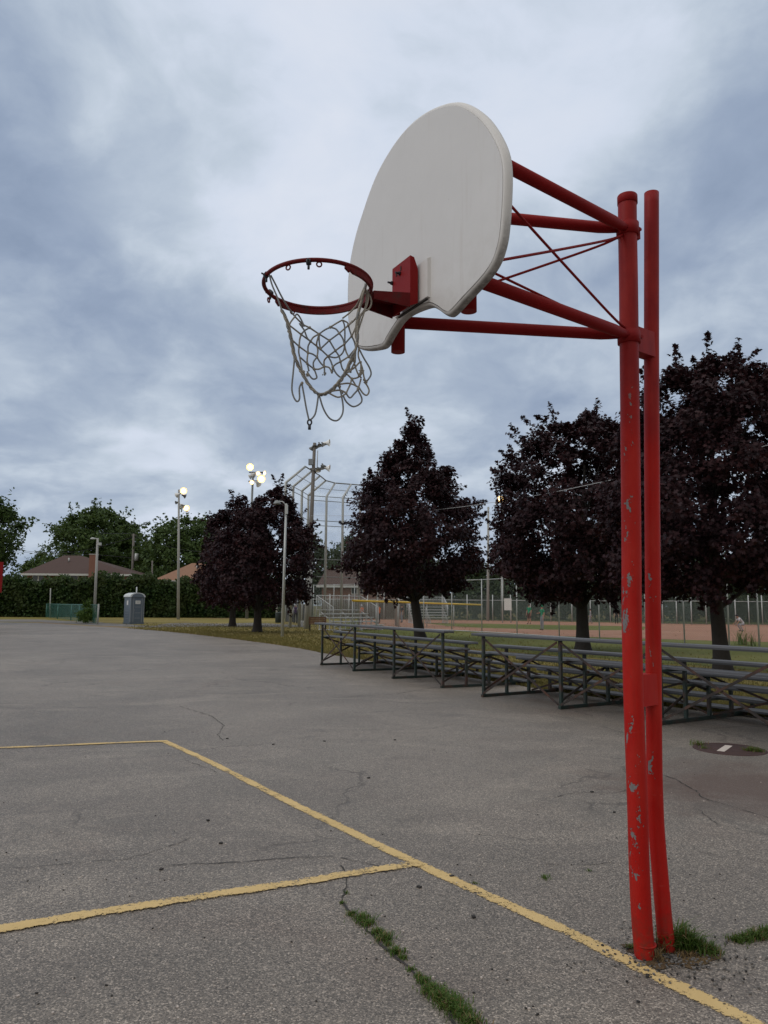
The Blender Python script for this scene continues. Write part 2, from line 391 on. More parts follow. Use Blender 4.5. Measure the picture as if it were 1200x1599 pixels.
mat('board_pad', (.57, .55, .54), .5, var=.06, scale=9, dirt=((.50, .42, .38), .3, 40))
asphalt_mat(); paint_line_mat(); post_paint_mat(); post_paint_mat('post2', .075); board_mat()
def shade_dirt(T, P, c):
    k = T.mapr(T.noise(P, .09, 4, .6, .4), .5, .62, 0, .7)
    return T.mix(k, c, (.17, .125, .06))
ground_mat('grass_ground', [(.28, (.105, .105, .028)), (.45, (.175, .15, .046)), (.58, (.24, .19, .070)), (.75, (.29, .225, .10))], spots=shade_dirt)
ground_mat('field_grass', [(.3, (.075, .092, .026)), (.5, (.12, .13, .038)), (.7, (.175, .16, .062))])
ground_mat('infield', [(.3, (.24, .125, .085)), (.5, (.30, .165, .115)), (.7, (.36, .215, .155))], .2, 1.6, .2)
ground_mat('tan_soil', [(.3, (.17, .115, .075)), (.5, (.22, .155, .10)), (.7, (.27, .20, .14))], .3, 3, .5)
ground_mat('soil', [(.3, (.045, .028, .02)), (.5, (.085, .055, .035)), (.7, (.13, .095, .05))], .8, 4, .8)
ground_mat('path_grey', [(.3, (.13, .12, .115)), (.5, (.17, .16, .155)), (.7, (.21, .20, .19))], .3, 3, .4)
mat('red', (.20, .006, .007), .55, spec=.15, var=.25, scale=4, bump=.15, bscale=45)  # post red darkened for the arms: shade seen from below, put into the colour
mat('dark_red', (.11, .005, .006), .55, spec=.15, var=.35, scale=14, bump=.2, bscale=60, dirt=((.05, .02, .018), .38, 14))
mat('bolt', (.035, .03, .035), .5, metal=.5)
mat('rope', (.30, .275, .235), .9, var=.35, scale=30, bump=.4, bscale=300, dirt=((.16, .125, .10), .42, 22))
mat('rope_grey', (.20, .205, .21), .85, var=.25, scale=30, bump=.4, bscale=300)
mat('black_plastic', (.018, .02, .03), .5)
mat('green_metal', (.008, .022, .018), .55, var=.4, scale=5, dirt=((.055, .022, .014), .45, 3.5))
mat('rust_metal', (.019, .013, .011), .7, var=.4, scale=6, dirt=((.07, .028, .016), .45, 5))
mat('plank', (.10, .104, .118), .55, var=.18, scale=3, dirt=((.12, .12, .12), .35, 5), bump=.1)
mat('plank_edge', (.035, .037, .04), .6, var=.25, scale=4)
mat('galv', (.44, .455, .455), .5, metal=.25, var=.12, scale=3)
mat('galv_dark', (.20, .215, .22), .5, metal=.2, var=.15, scale=3)
mat('concrete', (.33, .33, .32), .85, var=.12, scale=2, bump=.2)
mat('wood_pole', (.15, .135, .125), .85, var=.25, scale=2, bump=.4)
mat('alu', (.52, .53, .54), .45, metal=.3, var=.1)
mat('bark_dark', (.024, .020, .018), .95, var=.35, scale=14, bump=.8, bscale=30)
mat('bark', (.035, .030, .025), .95, var=.35, scale=10, bump=.8, bscale=20)
mat('yellow_cap', (.68, .43, .03), .5)
mat('windscreen', (.030, .050, .045), .85, var=.3, scale=.5)
mat('toilet_wall', (.12, .15, .19), .5, var=.1, scale=3)
mat('toilet_door', (.10, .13, .17), .5, var=.1, scale=3)
mat('toilet_trim', (.22, .24, .27), .5)
mat('toilet_roof', (.55, .58, .60), .5)
mat('white_sign', (.68, .67, .66), .6, var=.06)
mat('brick', (.20, .095, .07), .9, var=.25, scale=6)
mat('roof_brown', (.062, .034, .028), .9, var=.25, scale=3, bump=.4, bscale=14)
mat('roof_orange', (.22, .115, .07), .9, var=.2, scale=3, bump=.4, bscale=14)
mat('gutter', (.50, .51, .50), .6)
mat('window_glass', (.03, .035, .04), .12)
mat('white_trim', (.62, .62, .60), .6)
mat('lamp_shell', (.13, .13, .13), .5, metal=.4)
mat('spun_aluminium', (.78, .79, .80), .45, var=.05)
mat('reflector', (.75, .76, .78), .25, metal=.6)
mat('lamp_lit', (1, .95, .8), .5, emit=(1.0, .86, .60), es=3.2)
mat('lamp_glow', (.8, .6, .3), .4, emit=(1.0, .68, .34), es=.7)
mat('wire', (.42, .43, .45), .6)
mat('wire_dark', (.03, .03, .035), .7)
mat('teal_metal', (.045, .15, .13), .5)
mat('manhole', (.045, .020, .018), .75, var=.4, scale=12, bump=.6, bscale=60, metal=.2)
mat('stripe_white', (.46, .40, .36), .8, var=.15, scale=20)
mat('brown_wood', (.17, .085, .05), .8, var=.3, scale=6)
mat('bin_green', (.012, .022, .02), .6)
mat('plastic_white', (.7, .7, .7), .5)
mat('skin', (.36, .20, .14), .6, var=.06)
for nm, c in dict(purple=(.045, .02, .075), orange=(.75, .17, .035), green=(.015, .21, .11), grey=(.27, .25, .27), dark=(.02, .018, .022), maroon=(.10, .02, .03), white_cloth=(.5, .49, .52), trouser_grey=(.21, .23, .26), trouser_black=(.02, .02, .025), shoe=(.02, .02, .02), hairc=(.03, .022, .018), brown_short=(.09, .035, .03), cap_white=(.55, .55, .6)).items():
    mat('cloth_'+nm, c, .85, var=.12, scale=12)
leaf_mat('maple_leaf', (.013, .006, .009), (.042, .013, .015), (.020, .010, .015), .15, .6)
leaf_mat('green_leaf', (.034, .066, .018), (.080, .125, .034), (.056, .096, .026), .3)
leaf_mat('far_leaf', (.035, .058, .026), (.062, .088, .040), (.045, .07, .032), .3)
leaf_mat('hedge_leaf', (.010, .028, .008), (.045, .085, .020), (.055, .072, .022), .3)
leaf_mat('weed', (.050, .115, .020), (.105, .165, .035), (.085, .13, .03), .35)
leaf_mat('dry_weed', (.20, .14, .07), (.14, .10, .045), (.17, .11, .05), .2)
leaf_mat('lawn_blade', (.095, .098, .028), (.20, .165, .062), (.14, .125, .038), .3)
chain_mat('chain', (.24, .28, .26), 11.0, .05)
chain_mat('chain_green', (.03, .12, .10), 12.0, .32)
chain_mat('screen_mesh', (.045, .068, .060), 14.0, .36)


# ------------------------------------------------------------------ ground
NPX = np.random.default_rng(11)
def build_ground():
    m = MB(); n = 96; R = 900
    m.sheet([(R*math.cos(2*math.pi*i/n), R*math.sin(2*math.pi*i/n)) for i in range(n)], 0.0)
    struct(m.build('ground', MT['grass_ground']))
    # basketball court / parking asphalt
    edge_px = [(-60, 972), (0, 972.5), (60, 973.5), (110, 976.5), (150, 979), (200, 981.5), (240, 985), (290, 990), (350, 997), (430, 1007.5), (470, 1014), (520, 1024), (600, 1037), (700, 1054), (860, 1080), (1036, 1104), (1200, 1122), (1290, 1133)]
    e = [G(*p) for p in edge_px]
    rr = random.Random(4); ee = []
    for a, b in zip(e, e[1:]):
        L = (b-a).length; k = max(2, int(L/.35))
        nrm = Vector((-(b-a).y, (b-a).x, 0)).normalized()
        for i in range(k): ee.append(a+(b-a)*(i/k)+nrm*rr.uniform(-.05, .05)*(1 if L < 25 else 2))
    ee.append(e[-1])
    m = MB(); m.sheet([(p.x, p.y) for p in ee]+[(60, 6), (60, -40), (-120, -40), (-120, ee[0].y)], .012)
    struct(m.build('asphalt_court', MT['asphalt']))
    # bare soil along the asphalt edge, worn under the bleachers
    m = MB(); S = [p for p in ee if p.x > -2.6]
    L1, L2 = [], []
    for i, p in enumerate(S):
        t = (S[min(i+1, len(S)-1)]-S[max(i-1, 0)]).normalized(); nn = Vector((-t.y, t.x, 0))
        if nn.y < 0: nn = -nn
        L1.append(p-nn*.3); L2.append(p+nn*(.75+.3*math.sin(i*.37)+rr.uniform(-.12, .12)))
    m.sheet([(p.x, p.y) for p in L1+L2[::-1]], .005); struct(m.build('bare_soil', MT['soil']))
    S2 = [p for p in ee if -30 < p.x <= -2.6]; m = MB(); L1, L2 = [], []
    for i, p in enumerate(S2): L1.append(p+Vector((0, -.3, 0))); L2.append(p+Vector((0, .4+.35*math.sin(i*.21)+rr.uniform(-.12, .12)+.02*(p.y-25), 0)))
    m.sheet([(p.x, p.y) for p in L1+L2[::-1]], .005); struct(m.build('worn_verge', MT['tan_soil']))
    # greener outfield and foul ground beyond the fence
    def poly(name, px, z, mt, wob=.25, seed=1):
        r = random.Random(seed); P = [G(*p) for p in px]; o = []
        for a, b in zip(P, P[1:]+P[:1]):
            L = (b-a).length; k = max(1, min(60, int(L/.8)))
            for i in range(k): q = a+(b-a)*(i/k); o.append((q.x+r.uniform(-wob, wob), q.y+r.uniform(-wob, wob)))
        m = MB(); m.sheet(o, z); struct(m.build(name, mt))
    poly('field_lawn', [(520, 980.5), (560, 968), (700, 966), (1500, 968), (1700, 1010), (1330, 1068), (1200, 1050), (1000, 1033), (820, 1020), (700, 1010), (600, 994)], .005, MT['field_grass'], .3)
    poly('infield_dirt', [(560, 966.5), (640, 966.5), (700, 968.5), (800, 970), (1000, 973.5), (1200, 976), (1400, 978), (1500, 1010), (1300, 1008), (1200, 1003.5), (1100, 1001), (1010, 998), (950, 996.5), (850, 993.5), (760, 988.5), (700, 984.5), (640, 983), (560, 983)], .010, MT['infield'], .2)
    poly('infield_lawn', [(668, 974), (760, 974.8), (850, 976.5), (940, 978), (1010, 979.5), (1006, 984.5), (950, 985), (850, 984), (760, 981.5), (700, 978.5)], .015, MT['field_grass'], .15)
    poly('gravel_path', [(-80, 968), (60, 968), (150, 972.5), (240, 978), (250, 975.5), (262, 974), (300, 973.5), (345, 974.5), (400, 973), (470, 977), (490, 980), (380, 979), (330, 978.5), (262, 980), (235, 981), (140, 977), (60, 972), (-80, 971)], .008, MT['path_grey'], .15)
build_ground()

def ribbon(name, pts, w, mt, z, px=True):
    P = [G(*p) if px else Vector((p[0], p[1], 0)) for p in pts]; P = spline(P, 10)
    m = MB(); vs = []; uv = []; L = 0
    for i, p in enumerate(P):
        t = (P[min(i+1, len(P)-1)]-P[max(i-1, 0)]).normalized(); nn = Vector((-t.y, t.x, 0))
        if i: L += (p-P[i-1]).length
        ww = w(i/len(P)) if callable(w) else w
        vs += [p-nn*ww/2, p+nn*ww/2]; uv += [(L, 0), (L, 1)]
    m.add([(v.x, v.y, z) for v in vs], [(2*i, 2*i+2, 2*i+3, 2*i+1) for i in range(len(P)-1)]); m.uv = uv
    o = m.build(name, mt); return o
# painted court lines (top-level flat markings of the court)
LA = [(254, 1159), (320, 1189), (400, 1229.5), (480, 1270), (540, 1299), (590, 1324), (652, 1353), (720, 1385), (800, 1421), (900, 1467), (1000, 1518), (1080, 1557), (1170, 1602), (1260, 1650)][::-1]
LB = [(-200, 1176), (0, 1170.5), (120, 1165.5), (200, 1162), (262, 1160)]
LC = [(-260, 1492), (-120, 1474), (0, 1456), (150, 1431), (300, 1407.5), (450, 1385), (560, 1367), (630, 1356.5), (658, 1353)]
for nm, pts, w, z in (('court_line', LA, .125, .016), ('court_line', LB, .13, .020), ('court_line', LC, .14, .020)): struct(ribbon(nm, pts, w, MT['line'], z))
mat('crack_dark', (.030, .027, .026), .95, var=.4, scale=20)
mat('seam_dark', (.055, .04, .04), .95, var=.4, scale=5)
def crack(pts, w0, seed, mt='crack_dark', z=.0165):
    r = random.Random(seed); P = [G(*p) for p in pts]; Q = []
    for a, b in zip(P, P[1:]):
        k = max(2, int((b-a).length/.05))
        for i in range(k): Q.append(a+(b-a)*(i/k)+Vector((r.gauss(0, .007), r.gauss(0, .007), 0)))
    m = MB(); vs = []
    for i, p in enumerate(Q):
        t = (Q[min(i+1, len(Q)-1)]-Q[max(i-1, 0)]).normalized(); nn = Vector((-t.y, t.x, 0)); ww = w0*r.uniform(.15, 1.1)
        vs += [p-nn*ww/2, p+nn*ww/2]
    m.add([(v.x, v.y, z) for v in vs], [(2*i, 2*i+2, 2*i+3, 2*i+1) for i in range(len(Q)-1)])
    struct(m.build('asphalt_crack', MT[mt]))
for i, (p, w) in enumerate([([(541, 1372), (543, 1385), (536, 1405), (534, 1417), (548, 1430), (575, 1458), (600, 1485), (640, 1520), (665, 1545), (700, 1585), (720, 1620)], .016),
                            ([(541, 1372), (538, 1360), (530, 1350)], .012), ([(600, 1366), (590, 1356), (565, 1350), (540, 1345), (527, 1338)], .016),
                            ([(520, 1342), (440, 1344), (380, 1350), (320, 1352), (230, 1358)], .010), ([(300, 1312), (250, 1330), (200, 1345), (130, 1350), (60, 1357), (0, 1362)], .008),
                            ([(1034, 1212), (1060, 1222), (1086, 1238), (1100, 1250), (1140, 1262), (1200, 1280), (1260, 1290)], .012), ([(1090, 1266), (1120, 1290), (1160, 1300), (1210, 1310)], .007),
                            ([(1010, 1230), (960, 1242), (900, 1240), (860, 1250)], .008), ([(280, 1105), (330, 1120), (350, 1135), (340, 1150), (350, 1160)], .012),
                            ([(520, 1092), (620, 1085), (700, 1072)], .02), ([(960, 1350), (900, 1356), (820, 1352)], .006), ([(290, 1190), (330, 1205), (345, 1212)], .008)]):
    crack(p, w, i)
crack([(-40, 990), (30, 988), (90, 985), (140, 983), (165, 982)], .22, 40, 'seam_dark')

def base_dirt():
    r = random.Random(31); c = G(1030, 1497); m = MB(); o = []
    for i in range(40):
        a = 2*math.pi*i/40; q = .135+.05*math.sin(a*3+1)+r.uniform(-.02, .02)+(.10 if -1.2 < (a if a < math.pi else a-2*math.pi) < .3 else 0); o.append((c.x+q*math.cos(a)*1.1, c.y+q*math.sin(a)*.8))
    m.sheet(o, .0160); struct(m.build('bare_soil', MT['soil']))
    m = MB()
    for _ in range(520):
        a = r.uniform(0, 6.28); q = abs(r.gauss(0, .17)); s_ = r.uniform(.002, .0065); m.box((c.x+.05+q*math.cos(a)*1.3, c.y-.03+q*math.sin(a), .016+s_*.4), (s_*2, s_*1.5, s_*1.2), Matrix.Rotation(r.uniform(0, 6), 3, 'Z'), r.choice((1, 1, 1, 2)))
    mat('stone_grey', (.13, .12, .112), .9, var=.4, scale=40)
    tag(m.build('loose_gravel', [MT['stripe_white'], MT['stone_grey'], MT['crack_dark']]), 'loose gravel around the foot of the red posts', 'gravel', kind='stuff')
base_dirt()

# small stones and debris lying on the court
def pebbles():
    r = random.Random(8); m = MB()
    for _ in range(420):
        px = r.uniform(-20, 1220); py = r.uniform(1130, 1599); p = G(px, py); s = r.uniform(.002, .006)
        R = Matrix.Rotation(r.uniform(0, 6), 3, 'Z'); m.box((p.x, p.y, .012+s*.4), (s*2, s*1.4, s), R, 0 if r.random() < .6 else 1)
    for px, py in ((427, 1165), (325, 1285), (345, 1321), (252, 1362), (355, 1156), (507, 1160), (576, 1218), (706, 1373), (925, 1240), (960, 1272), (617, 1158), (740, 1437), (655, 1390)):
        p = G(px, py); m.box((p.x, p.y, .017), (.028, .02, .01), Matrix.Rotation(r.uniform(0, 6), 3, 'Z'), 1)
    tag(m.build('loose_grit', [MT['stripe_white'], MT['crack_dark']]), 'loose grit and crumbs scattered on the grey asphalt', 'grit', kind='stuff')
pebbles()


# ------------------------------------------------------------------ foliage
STAR = np.array([(0, -.5), (.10, -.12), (.44, -.22), (.34, .06), (.50, .22), (.20, .22), (0, .55), (-.20, .22), (-.50, .22), (-.34, .06), (-.44, -.22), (-.10, -.12)])
OVAL = np.array([(0, -.5), (.24, -.18), (.26, .15), (0, .5), (-.26, .15), (-.24, -.18)])
BLADE = np.array([(-.5, 0), (.5, 0), (0, 1)])
def leaf_mesh(name, cen, nrm, size, shape, mt, parent, rng, fold=.18, spin=True, off=None):
    n = len(cen); k = len(shape)
    nrm = nrm/np.maximum(np.linalg.norm(nrm, axis=1, keepdims=True), 1e-6)
    ref = rng.normal(size=(n, 3)); x = ref-nrm*(ref*nrm).sum(1, keepdims=True); x /= np.linalg.norm(x, axis=1, keepdims=True); y = np.cross(nrm, x)
    s = size[:, None, None]
    V = cen[:, None, :] + s*(x[:, None, :]*shape[None, :, 0:1] + y[:, None, :]*shape[None, :, 1:2]) - s*nrm[:, None, :]*(fold*np.abs(shape[None, :, 0:1])+fold*shape[None, :, 1:2]**2)
    if off is None:
        off = Vector((0, 0, 0)); p = parent
        while p is not None: off += p.location; p = p.parent
    V = V.reshape(-1, 3)-np.array(off)
    me = bpy.data.meshes.new(name); me.vertices.add(n*k); me.vertices.foreach_set('co', V.ravel())
    me.loops.add(n*k); me.loops.foreach_set('vertex_index', np.arange(n*k, dtype=np.int32))
    me.polygons.add(n); me.polygons.foreach_set('loop_start', np.arange(0, n*k, k, dtype=np.int32))
    me.materials.append(mt); me.update(calc_edges=True); me.validate()
    o = bpy.data.objects.new(name, me); COL.objects.link(o)
    if parent is not None: o.parent = parent
    return o

def tree(name, label, base, H, cb, prof, R, nleaf, lsize, lmat, bmat, seed, trunk_r, ncl=120, lean=(0, 0), shape=STAR, clr=.55, group=None, cat='tree', bend=(0, 0), fork=0.0, squash=1.0):
    """prof: list of (t 0..1 up the crown, radius factor); cb: crown base height; lean shifts the crown top"""
    rng = np.random.default_rng(seed); r = random.Random(seed)
    root = thing(name, label, cat, base, 0, group)
    bx, by = base[0], base[1]
    # cluster centres on and in the crown
    C = []
    tries = 0
    lob = [(r.uniform(0, 6.28), r.uniform(.1, .95), r.uniform(-.16, .13), r.uniform(.3, .6)) for _ in range(12)]
    while len(C) < ncl and tries < 20000:
        tries += 1
        t = r.random(); a = r.uniform(0, 2*math.pi); rad = interp(t, prof)*R
        if r.random() > (rad/R)+.12: continue
        for la, lt, amp, wd in lob:
            da = abs((a-la+math.pi) % (2*math.pi)-math.pi)
            rad *= 1+amp*math.exp(-(da/wd)**2-((t-lt)/.22)**2)
        q = math.sqrt(r.random())*.9 if r.random() < .35 else r.uniform(.72, 1.0)
        rr_ = max(0, rad-clr*.5)*q
        C.append((bx+lean[0]*t+bend[0]+rr_*math.cos(a), by+lean[1]*t+bend[1]+rr_*math.sin(a)*squash, base[2]+cb+clr*.3+t*(H-cb-clr*.6), q, t))
    C = np.array(C)
    w = rng.integers(0, len(C), nleaf); cc = C[w]
    cs = clr*rng.uniform(.6, 1.25, len(C))*(1-.45*C[:, 4]**2)
    g = rng.normal(size=(nleaf, 3)); g *= (rng.random(nleaf)**.45/np.linalg.norm(g, axis=1))[:, None]
    g[:, 2] *= .8
    pos = cc[:, :3]+g*cs[w][:, None]*1.15
    # outlying sprays that ruffle the outline
    ns = int(nleaf*.10); sp = rng.integers(0, len(C), 90); sdir = rng.normal(size=(90, 3)); outw = C[sp][:, :3]-np.array([bx+bend[0], by+bend[1], base[2]+cb+(H-cb)*.4])
    sdir = sdir*.35+outw/np.linalg.norm(outw, axis=1, keepdims=True); sdir /= np.linalg.norm(sdir, axis=1, keepdims=True)
    wi = rng.integers(0, 90, ns); al = rng.random(ns)**.8
    pos2 = C[sp[wi]][:, :3]+sdir[wi]*(al*clr*1.75)[:, None]+rng.normal(size=(ns, 3))*(.10*(1.2-al))[:, None]*clr*2
    pos = np.vstack([pos, pos2])
    cen = np.array([bx+bend[0], by+bend[1], base[2]+cb+(H-cb)*.35])
    out = pos-cen; out /= np.linalg.norm(out, axis=1, keepdims=True)
    nrm = out*.55+rng.normal(size=pos.shape)*.55+np.array([0, 0, .45])
    size = lsize*rng.uniform(.65, 1.3, len(pos))
    leaf_mesh('crown', pos, nrm, size, shape, lmat, root, rng)
    # trunk and limbs
    m = MB(); top = Vector((bx+bend[0]+lean[0]*.5, by+bend[1]+lean[1]*.5, base[2]+cb+(H-cb)*.72))
    b0 = Vector(base); c1 = Vector((bx+bend[0]*.55, by+bend[1]*.5, base[2]+cb*.55)); c2 = Vector((bx+bend[0], by+bend[1], base[2]+cb*1.15))
    path = spline([b0, b0+(c1-b0)*.12+Vector((0, 0, .01)), c1, c2, (c2+top)/2+Vector((r.uniform(-.1, .1), 0, 0)), top], 4)
    zt = [max(0, (p.z-base[2])/max(.1, top.z-base[2])) for p in path]
    rs = [trunk_r*(1-.85*t)*(1+.45*math.exp(-t*28)) for t in zt]
    m.tube(path, rs, 10)
    idx = rng.choice(len(C), min(len(C), 26), replace=False)
    for i in idx:
        e = Vector(C[i][:3]); tt = r.uniform(.45, .95)*((e.z-base[2])/H)*.9
        k = min(range(len(path)), key=lambda j: abs((path[j].z-base[2])-max(cb*.85, tt*H*.85)))
        s0 = path[k]; mid = (s0+e)/2+Vector((r.uniform(-.2, .2), r.uniform(-.2, .2), r.uniform(-.1, .3)))
        q = spline([s0, mid, e], 4); r0 = max(.012, rs[k]*.45)
        m.tube(q, [r0*(1-.8*j/(len(q)-1)) for j in range(len(q))], 5)
    m.build('trunk', bmat, root)
    return root

MP = MT['maple_leaf']; BD = MT['bark_dark']
ov = [(0, .62), (.12, .9), (.28, 1.0), (.45, .93), (.6, .74), (.75, .50), (.88, .27), (1, .07)]
rnd = [(0, .6), (.12, .88), (.3, 1), (.55, .96), (.75, .78), (.9, .48), (1, .16)]
GP = 'purple-leaved maples along the bleachers'
tree('maple_tree', 'purple maple with a conical crown and curved trunk behind the small dark bleacher', G(657, 1000), 11.0, 2.35, ov, 4.0, 42000, .17, MP, BD, 21, .26, ncl=260, bend=(-.35, 0), lean=(-.1, 0), clr=.62, group=GP)
tree('maple_tree', 'purple maple just left of the red hoop posts, behind the long bleacher', G(911, 1018), 9.3, 2.0, [(0, .6), (.12, .9), (.3, 1), (.55, .98), (.75, .86), (.9, .62), (1, .25)], 4.0, 56000, .155, MP, BD, 35, .27, ncl=380, clr=.58, group=GP, lean=(.45, 0))
tree('maple_tree', 'largest purple maple, right of the red hoop posts at the edge of the picture', G(1130, 1052), 8.7, 2.05, [(0, .7), (.12, .92), (.3, 1), (.55, .98), (.75, .84), (.9, .55), (1, .2)], 3.2, 64000, .128, MP, BD, 57, .22, ncl=400, clr=.5, group=GP, lean=(.2, 0), bend=(-.12, 0))
tree('maple_tree', 'low purple maple standing in front of its twin, left of the thin grey pole', G(402, 988), 9.1, 1.6, [(0, .7), (.12, .95), (.3, 1), (.5, .93), (.7, .66), (.85, .40), (1, .10)], 3.65, 28000, .18, MP, BD, 66, .26, ncl=210, clr=.6, group=GP, lean=(.9, 0))
tree('maple_tree', 'farther purple maple, its crown merging into the left side of its twin', G(363, 979), 9.9, 1.9, rnd, 3.3, 17000, .24, MP, BD, 77, .25, ncl=180, clr=.7, group=GP, lean=(.2, 0))

GL = MT['green_leaf']; FL = MT['far_leaf']; BK = MT['bark']
wide = [(0, .55), (.15, .9), (.35, 1), (.6, .94), (.8, .72), (.93, .42), (1, .14)]
def far_tree(px, Y, H, R, seed, label, n=9000, ls=.55, cb=2.5, mt=None, clr=1.4, prof=wide, group='green trees in the gardens behind the field'):
    b = COLUMN(px, 940, Y); return tree('garden_tree', label, b, H, cb, prof, R, int(n*1.7), ls*.86, mt or GL, BK, seed, .35, ncl=210, shape=OVAL, clr=clr, group=group)
far_tree(-30, 62, 10.8, 3.5, 101, 'tall green tree cut by the left edge of the picture, its branches reaching right', 6000, .36, 3.6, clr=.9, prof=[(0, .35), (.25, .8), (.55, 1), (.8, .7), (1, .15)])
far_tree(148, 135, 18.6, 9.6, 102, 'broad domed green tree behind the brown-roofed house', 17000, .62, 3.5, clr=1.8)
far_tree(290, 120, 15.6, 8.2, 103, 'green tree behind the lit floodlight pole, beside the purple maples', 12000, .6, 3, clr=1.6)
far_tree(62, 150, 11.5, 4.6, 104, 'small dark tree at the left end of the brown roof', 4500, .6, 2, clr=1.3)
far_tree(232, 150, 13.0, 5.0, 105, 'dark green tree between the transformer pole and the floodlight pole', 5000, .65, 2, clr=1.5)
far_tree(486, 105, 11.2, 3.0, 106, 'narrow green tree seen through the tall backstop, left of its twin', 4000, .5, 2, FL, 1.1)
far_tree(545, 120, 12.5, 4.3, 107, 'rounded green tree behind the backstop and the low brown roof', 5000, .55, 2, FL, 1.3)
LB2 = ['grey-green tree behind the far ball-field fence, first right of the backstop', 'grey-green tree behind the yellow-capped fence, hidden by the conical maple', 'grey-green tree behind the far fence, showing between the conical maple and the next one',
       'grey-green tree behind the white notice board', 'grey-green tree behind the two players in green shirts', 'grey-green tree behind the far fence, left of the red hoop posts', 'grey-green tree behind the far fence, right of the red hoop posts', 'grey-green tree behind the crouching player', 'grey-green tree behind the far fence at the right edge']
for i, px in enumerate((590, 662, 742, 812, 880, 950, 1030, 1110, 1190)):
    far_tree(px, 104-3*i*.3, [7.6, 8.4, 7.8, 8.6, 8.2, 8.8, 8.2, 8.8, 8.4][i], 4.6, 120+i, LB2[i], 4200, .55, .6, FL, 1.5, [(0, .95), (.2, 1), (.5, .98), (.75, .8), (1, .3)])

def hedge():
    rng = np.random.default_rng(5)
    root = thing('hedge', 'long tall clipped green hedge hiding the gardens at the far left', 'hedge', COLUMN(200, 945, 92))
    n = 42000
    x0, x1 = COLUMN(-80, 945, 88).x, COLUMN(448, 945, 96).x
    X = rng.uniform(x0, x1, n); fr = (X-x0)/(x1-x0)
    Hh = 4.25+.30*np.sin(X*.35)+.30*np.sin(X*1.3+1)+.22*np.sin(X*3.3)+rng.random(n)**6*.7
    face = rng.random(n)
    Yb = 88+8*fr
    Z = np.where(face < .72, rng.random(n)**.9*Hh, Hh-rng.random(n)*.25); Y = np.where(face < .72, Yb+rng.normal(0, .28, n)+.25*np.sin(X*1.3+Z), Yb+rng.uniform(0, 1.8, n))
    pos = np.stack([X, Y, Z], 1); pos[:, 2] = np.maximum(pos[:, 2], .1)
    nr = rng.normal(size=(n, 3))*.6+np.array([0, -.7, .5])
    leaf_mesh('foliage', pos, nr, .36*rng.uniform(.6, 1.35, n), OVAL, MT['hedge_leaf'], root, rng)
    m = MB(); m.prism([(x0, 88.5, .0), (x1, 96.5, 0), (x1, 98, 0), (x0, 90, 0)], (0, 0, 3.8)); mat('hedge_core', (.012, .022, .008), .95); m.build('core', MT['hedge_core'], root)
hedge()

# grass: short lawn blades where the ground is near enough to show them
def lawn():
    rng = np.random.default_rng(9)
    def along(px0, px1, n):
        out = []
        tab = [(150, 980), (240, 985.5), (300, 991), (350, 997), (430, 1007.5), (470, 1014), (520, 1024), (600, 1037), (700, 1054), (860, 1080), (1036, 1104), (1200, 1122), (1290, 1133)]
        while len(out) < n:
            px = rng.uniform(px0, px1); e = interp(px, tab); py = e-abs(rng.normal(0, 1))**1.1*min(28, (e-975)*.55)
            if py < 974 or (px < 330 and rng.random() > (px-190)/140): continue
            g = G(px, py); out.append((g.x, g.y, .006))
        return np.array(out)
    P = along(190, 1290, 60000); n = len(P)
    h = rng.uniform(.035, .085, n); a = rng.uniform(0, 6.28, n)
    w = .007*(1+P[:, 1]/18)
    tip = P+np.stack([rng.normal(0, .02, n), rng.normal(0, .02, n), h], 1)
    V = np.empty((n, 3, 3)); V[:, 0] = P+np.stack([np.cos(a)*w, np.sin(a)*w, 0*a], 1); V[:, 1] = P-np.stack([np.cos(a)*w, np.sin(a)*w, 0*a], 1); V[:, 2] = tip
    me = bpy.data.meshes.new('lawn_grass'); me.vertices.add(3*n); me.vertices.foreach_set('co', V.ravel()); me.loops.add(3*n); me.loops.foreach_set('vertex_index', np.arange(3*n, dtype=np.int32))
    me.polygons.add(n); me.polygons.foreach_set('loop_start', np.arange(0, 3*n, 3, dtype=np.int32)); me.materials.append(MT['lawn_blade']); me.update(calc_edges=True)
    o = bpy.data.objects.new('lawn_grass', me); COL.objects.link(o); tag(o, 'short patchy grass between the asphalt edge and the ball field', 'grass', kind='stuff')
lawn()

def blades(name, label, spots, cat='weeds', dry=0.0, seed=3, kind='stuff', loc=None):
    """spots: (px, py, radius m, count, height)"""
    r = random.Random(seed); m = MB()
    for px, py, rad, cnt, hh in spots:
        c = G(px, py)
        for _ in range(cnt):
            a = r.uniform(0, 6.28); q = rad*abs(r.gauss(0, .5)); p = c+Vector((q*math.cos(a), q*math.sin(a), .012))
            h = hh*r.uniform(.4, 1.1); d = Vector((r.gauss(0, .6), r.gauss(0, .6), 0)); w = r.uniform(.0012, .0026)*(1+hh*6)
            s = Vector((-d.y, d.x, 0)); s = s.normalized()*w if s.length > 1e-4 else Vector((w, 0, 0))
            p1 = p+d*h*.35+Vector((0, 0, h*.65)); p2 = p+d*h*.95+Vector((0, 0, h*r.uniform(.75, 1.0)))
            m.add([p-s, p+s, p1+s*.8, p1-s*.8, p2], [(0, 1, 2, 3), (3, 2, 4)], 1 if r.random() < dry else 0)
    return tag(m.build(name, [MT['weed'], MT['dry_weed']]), label, cat, kind=kind)
cw = []
rr0 = random.Random(2)
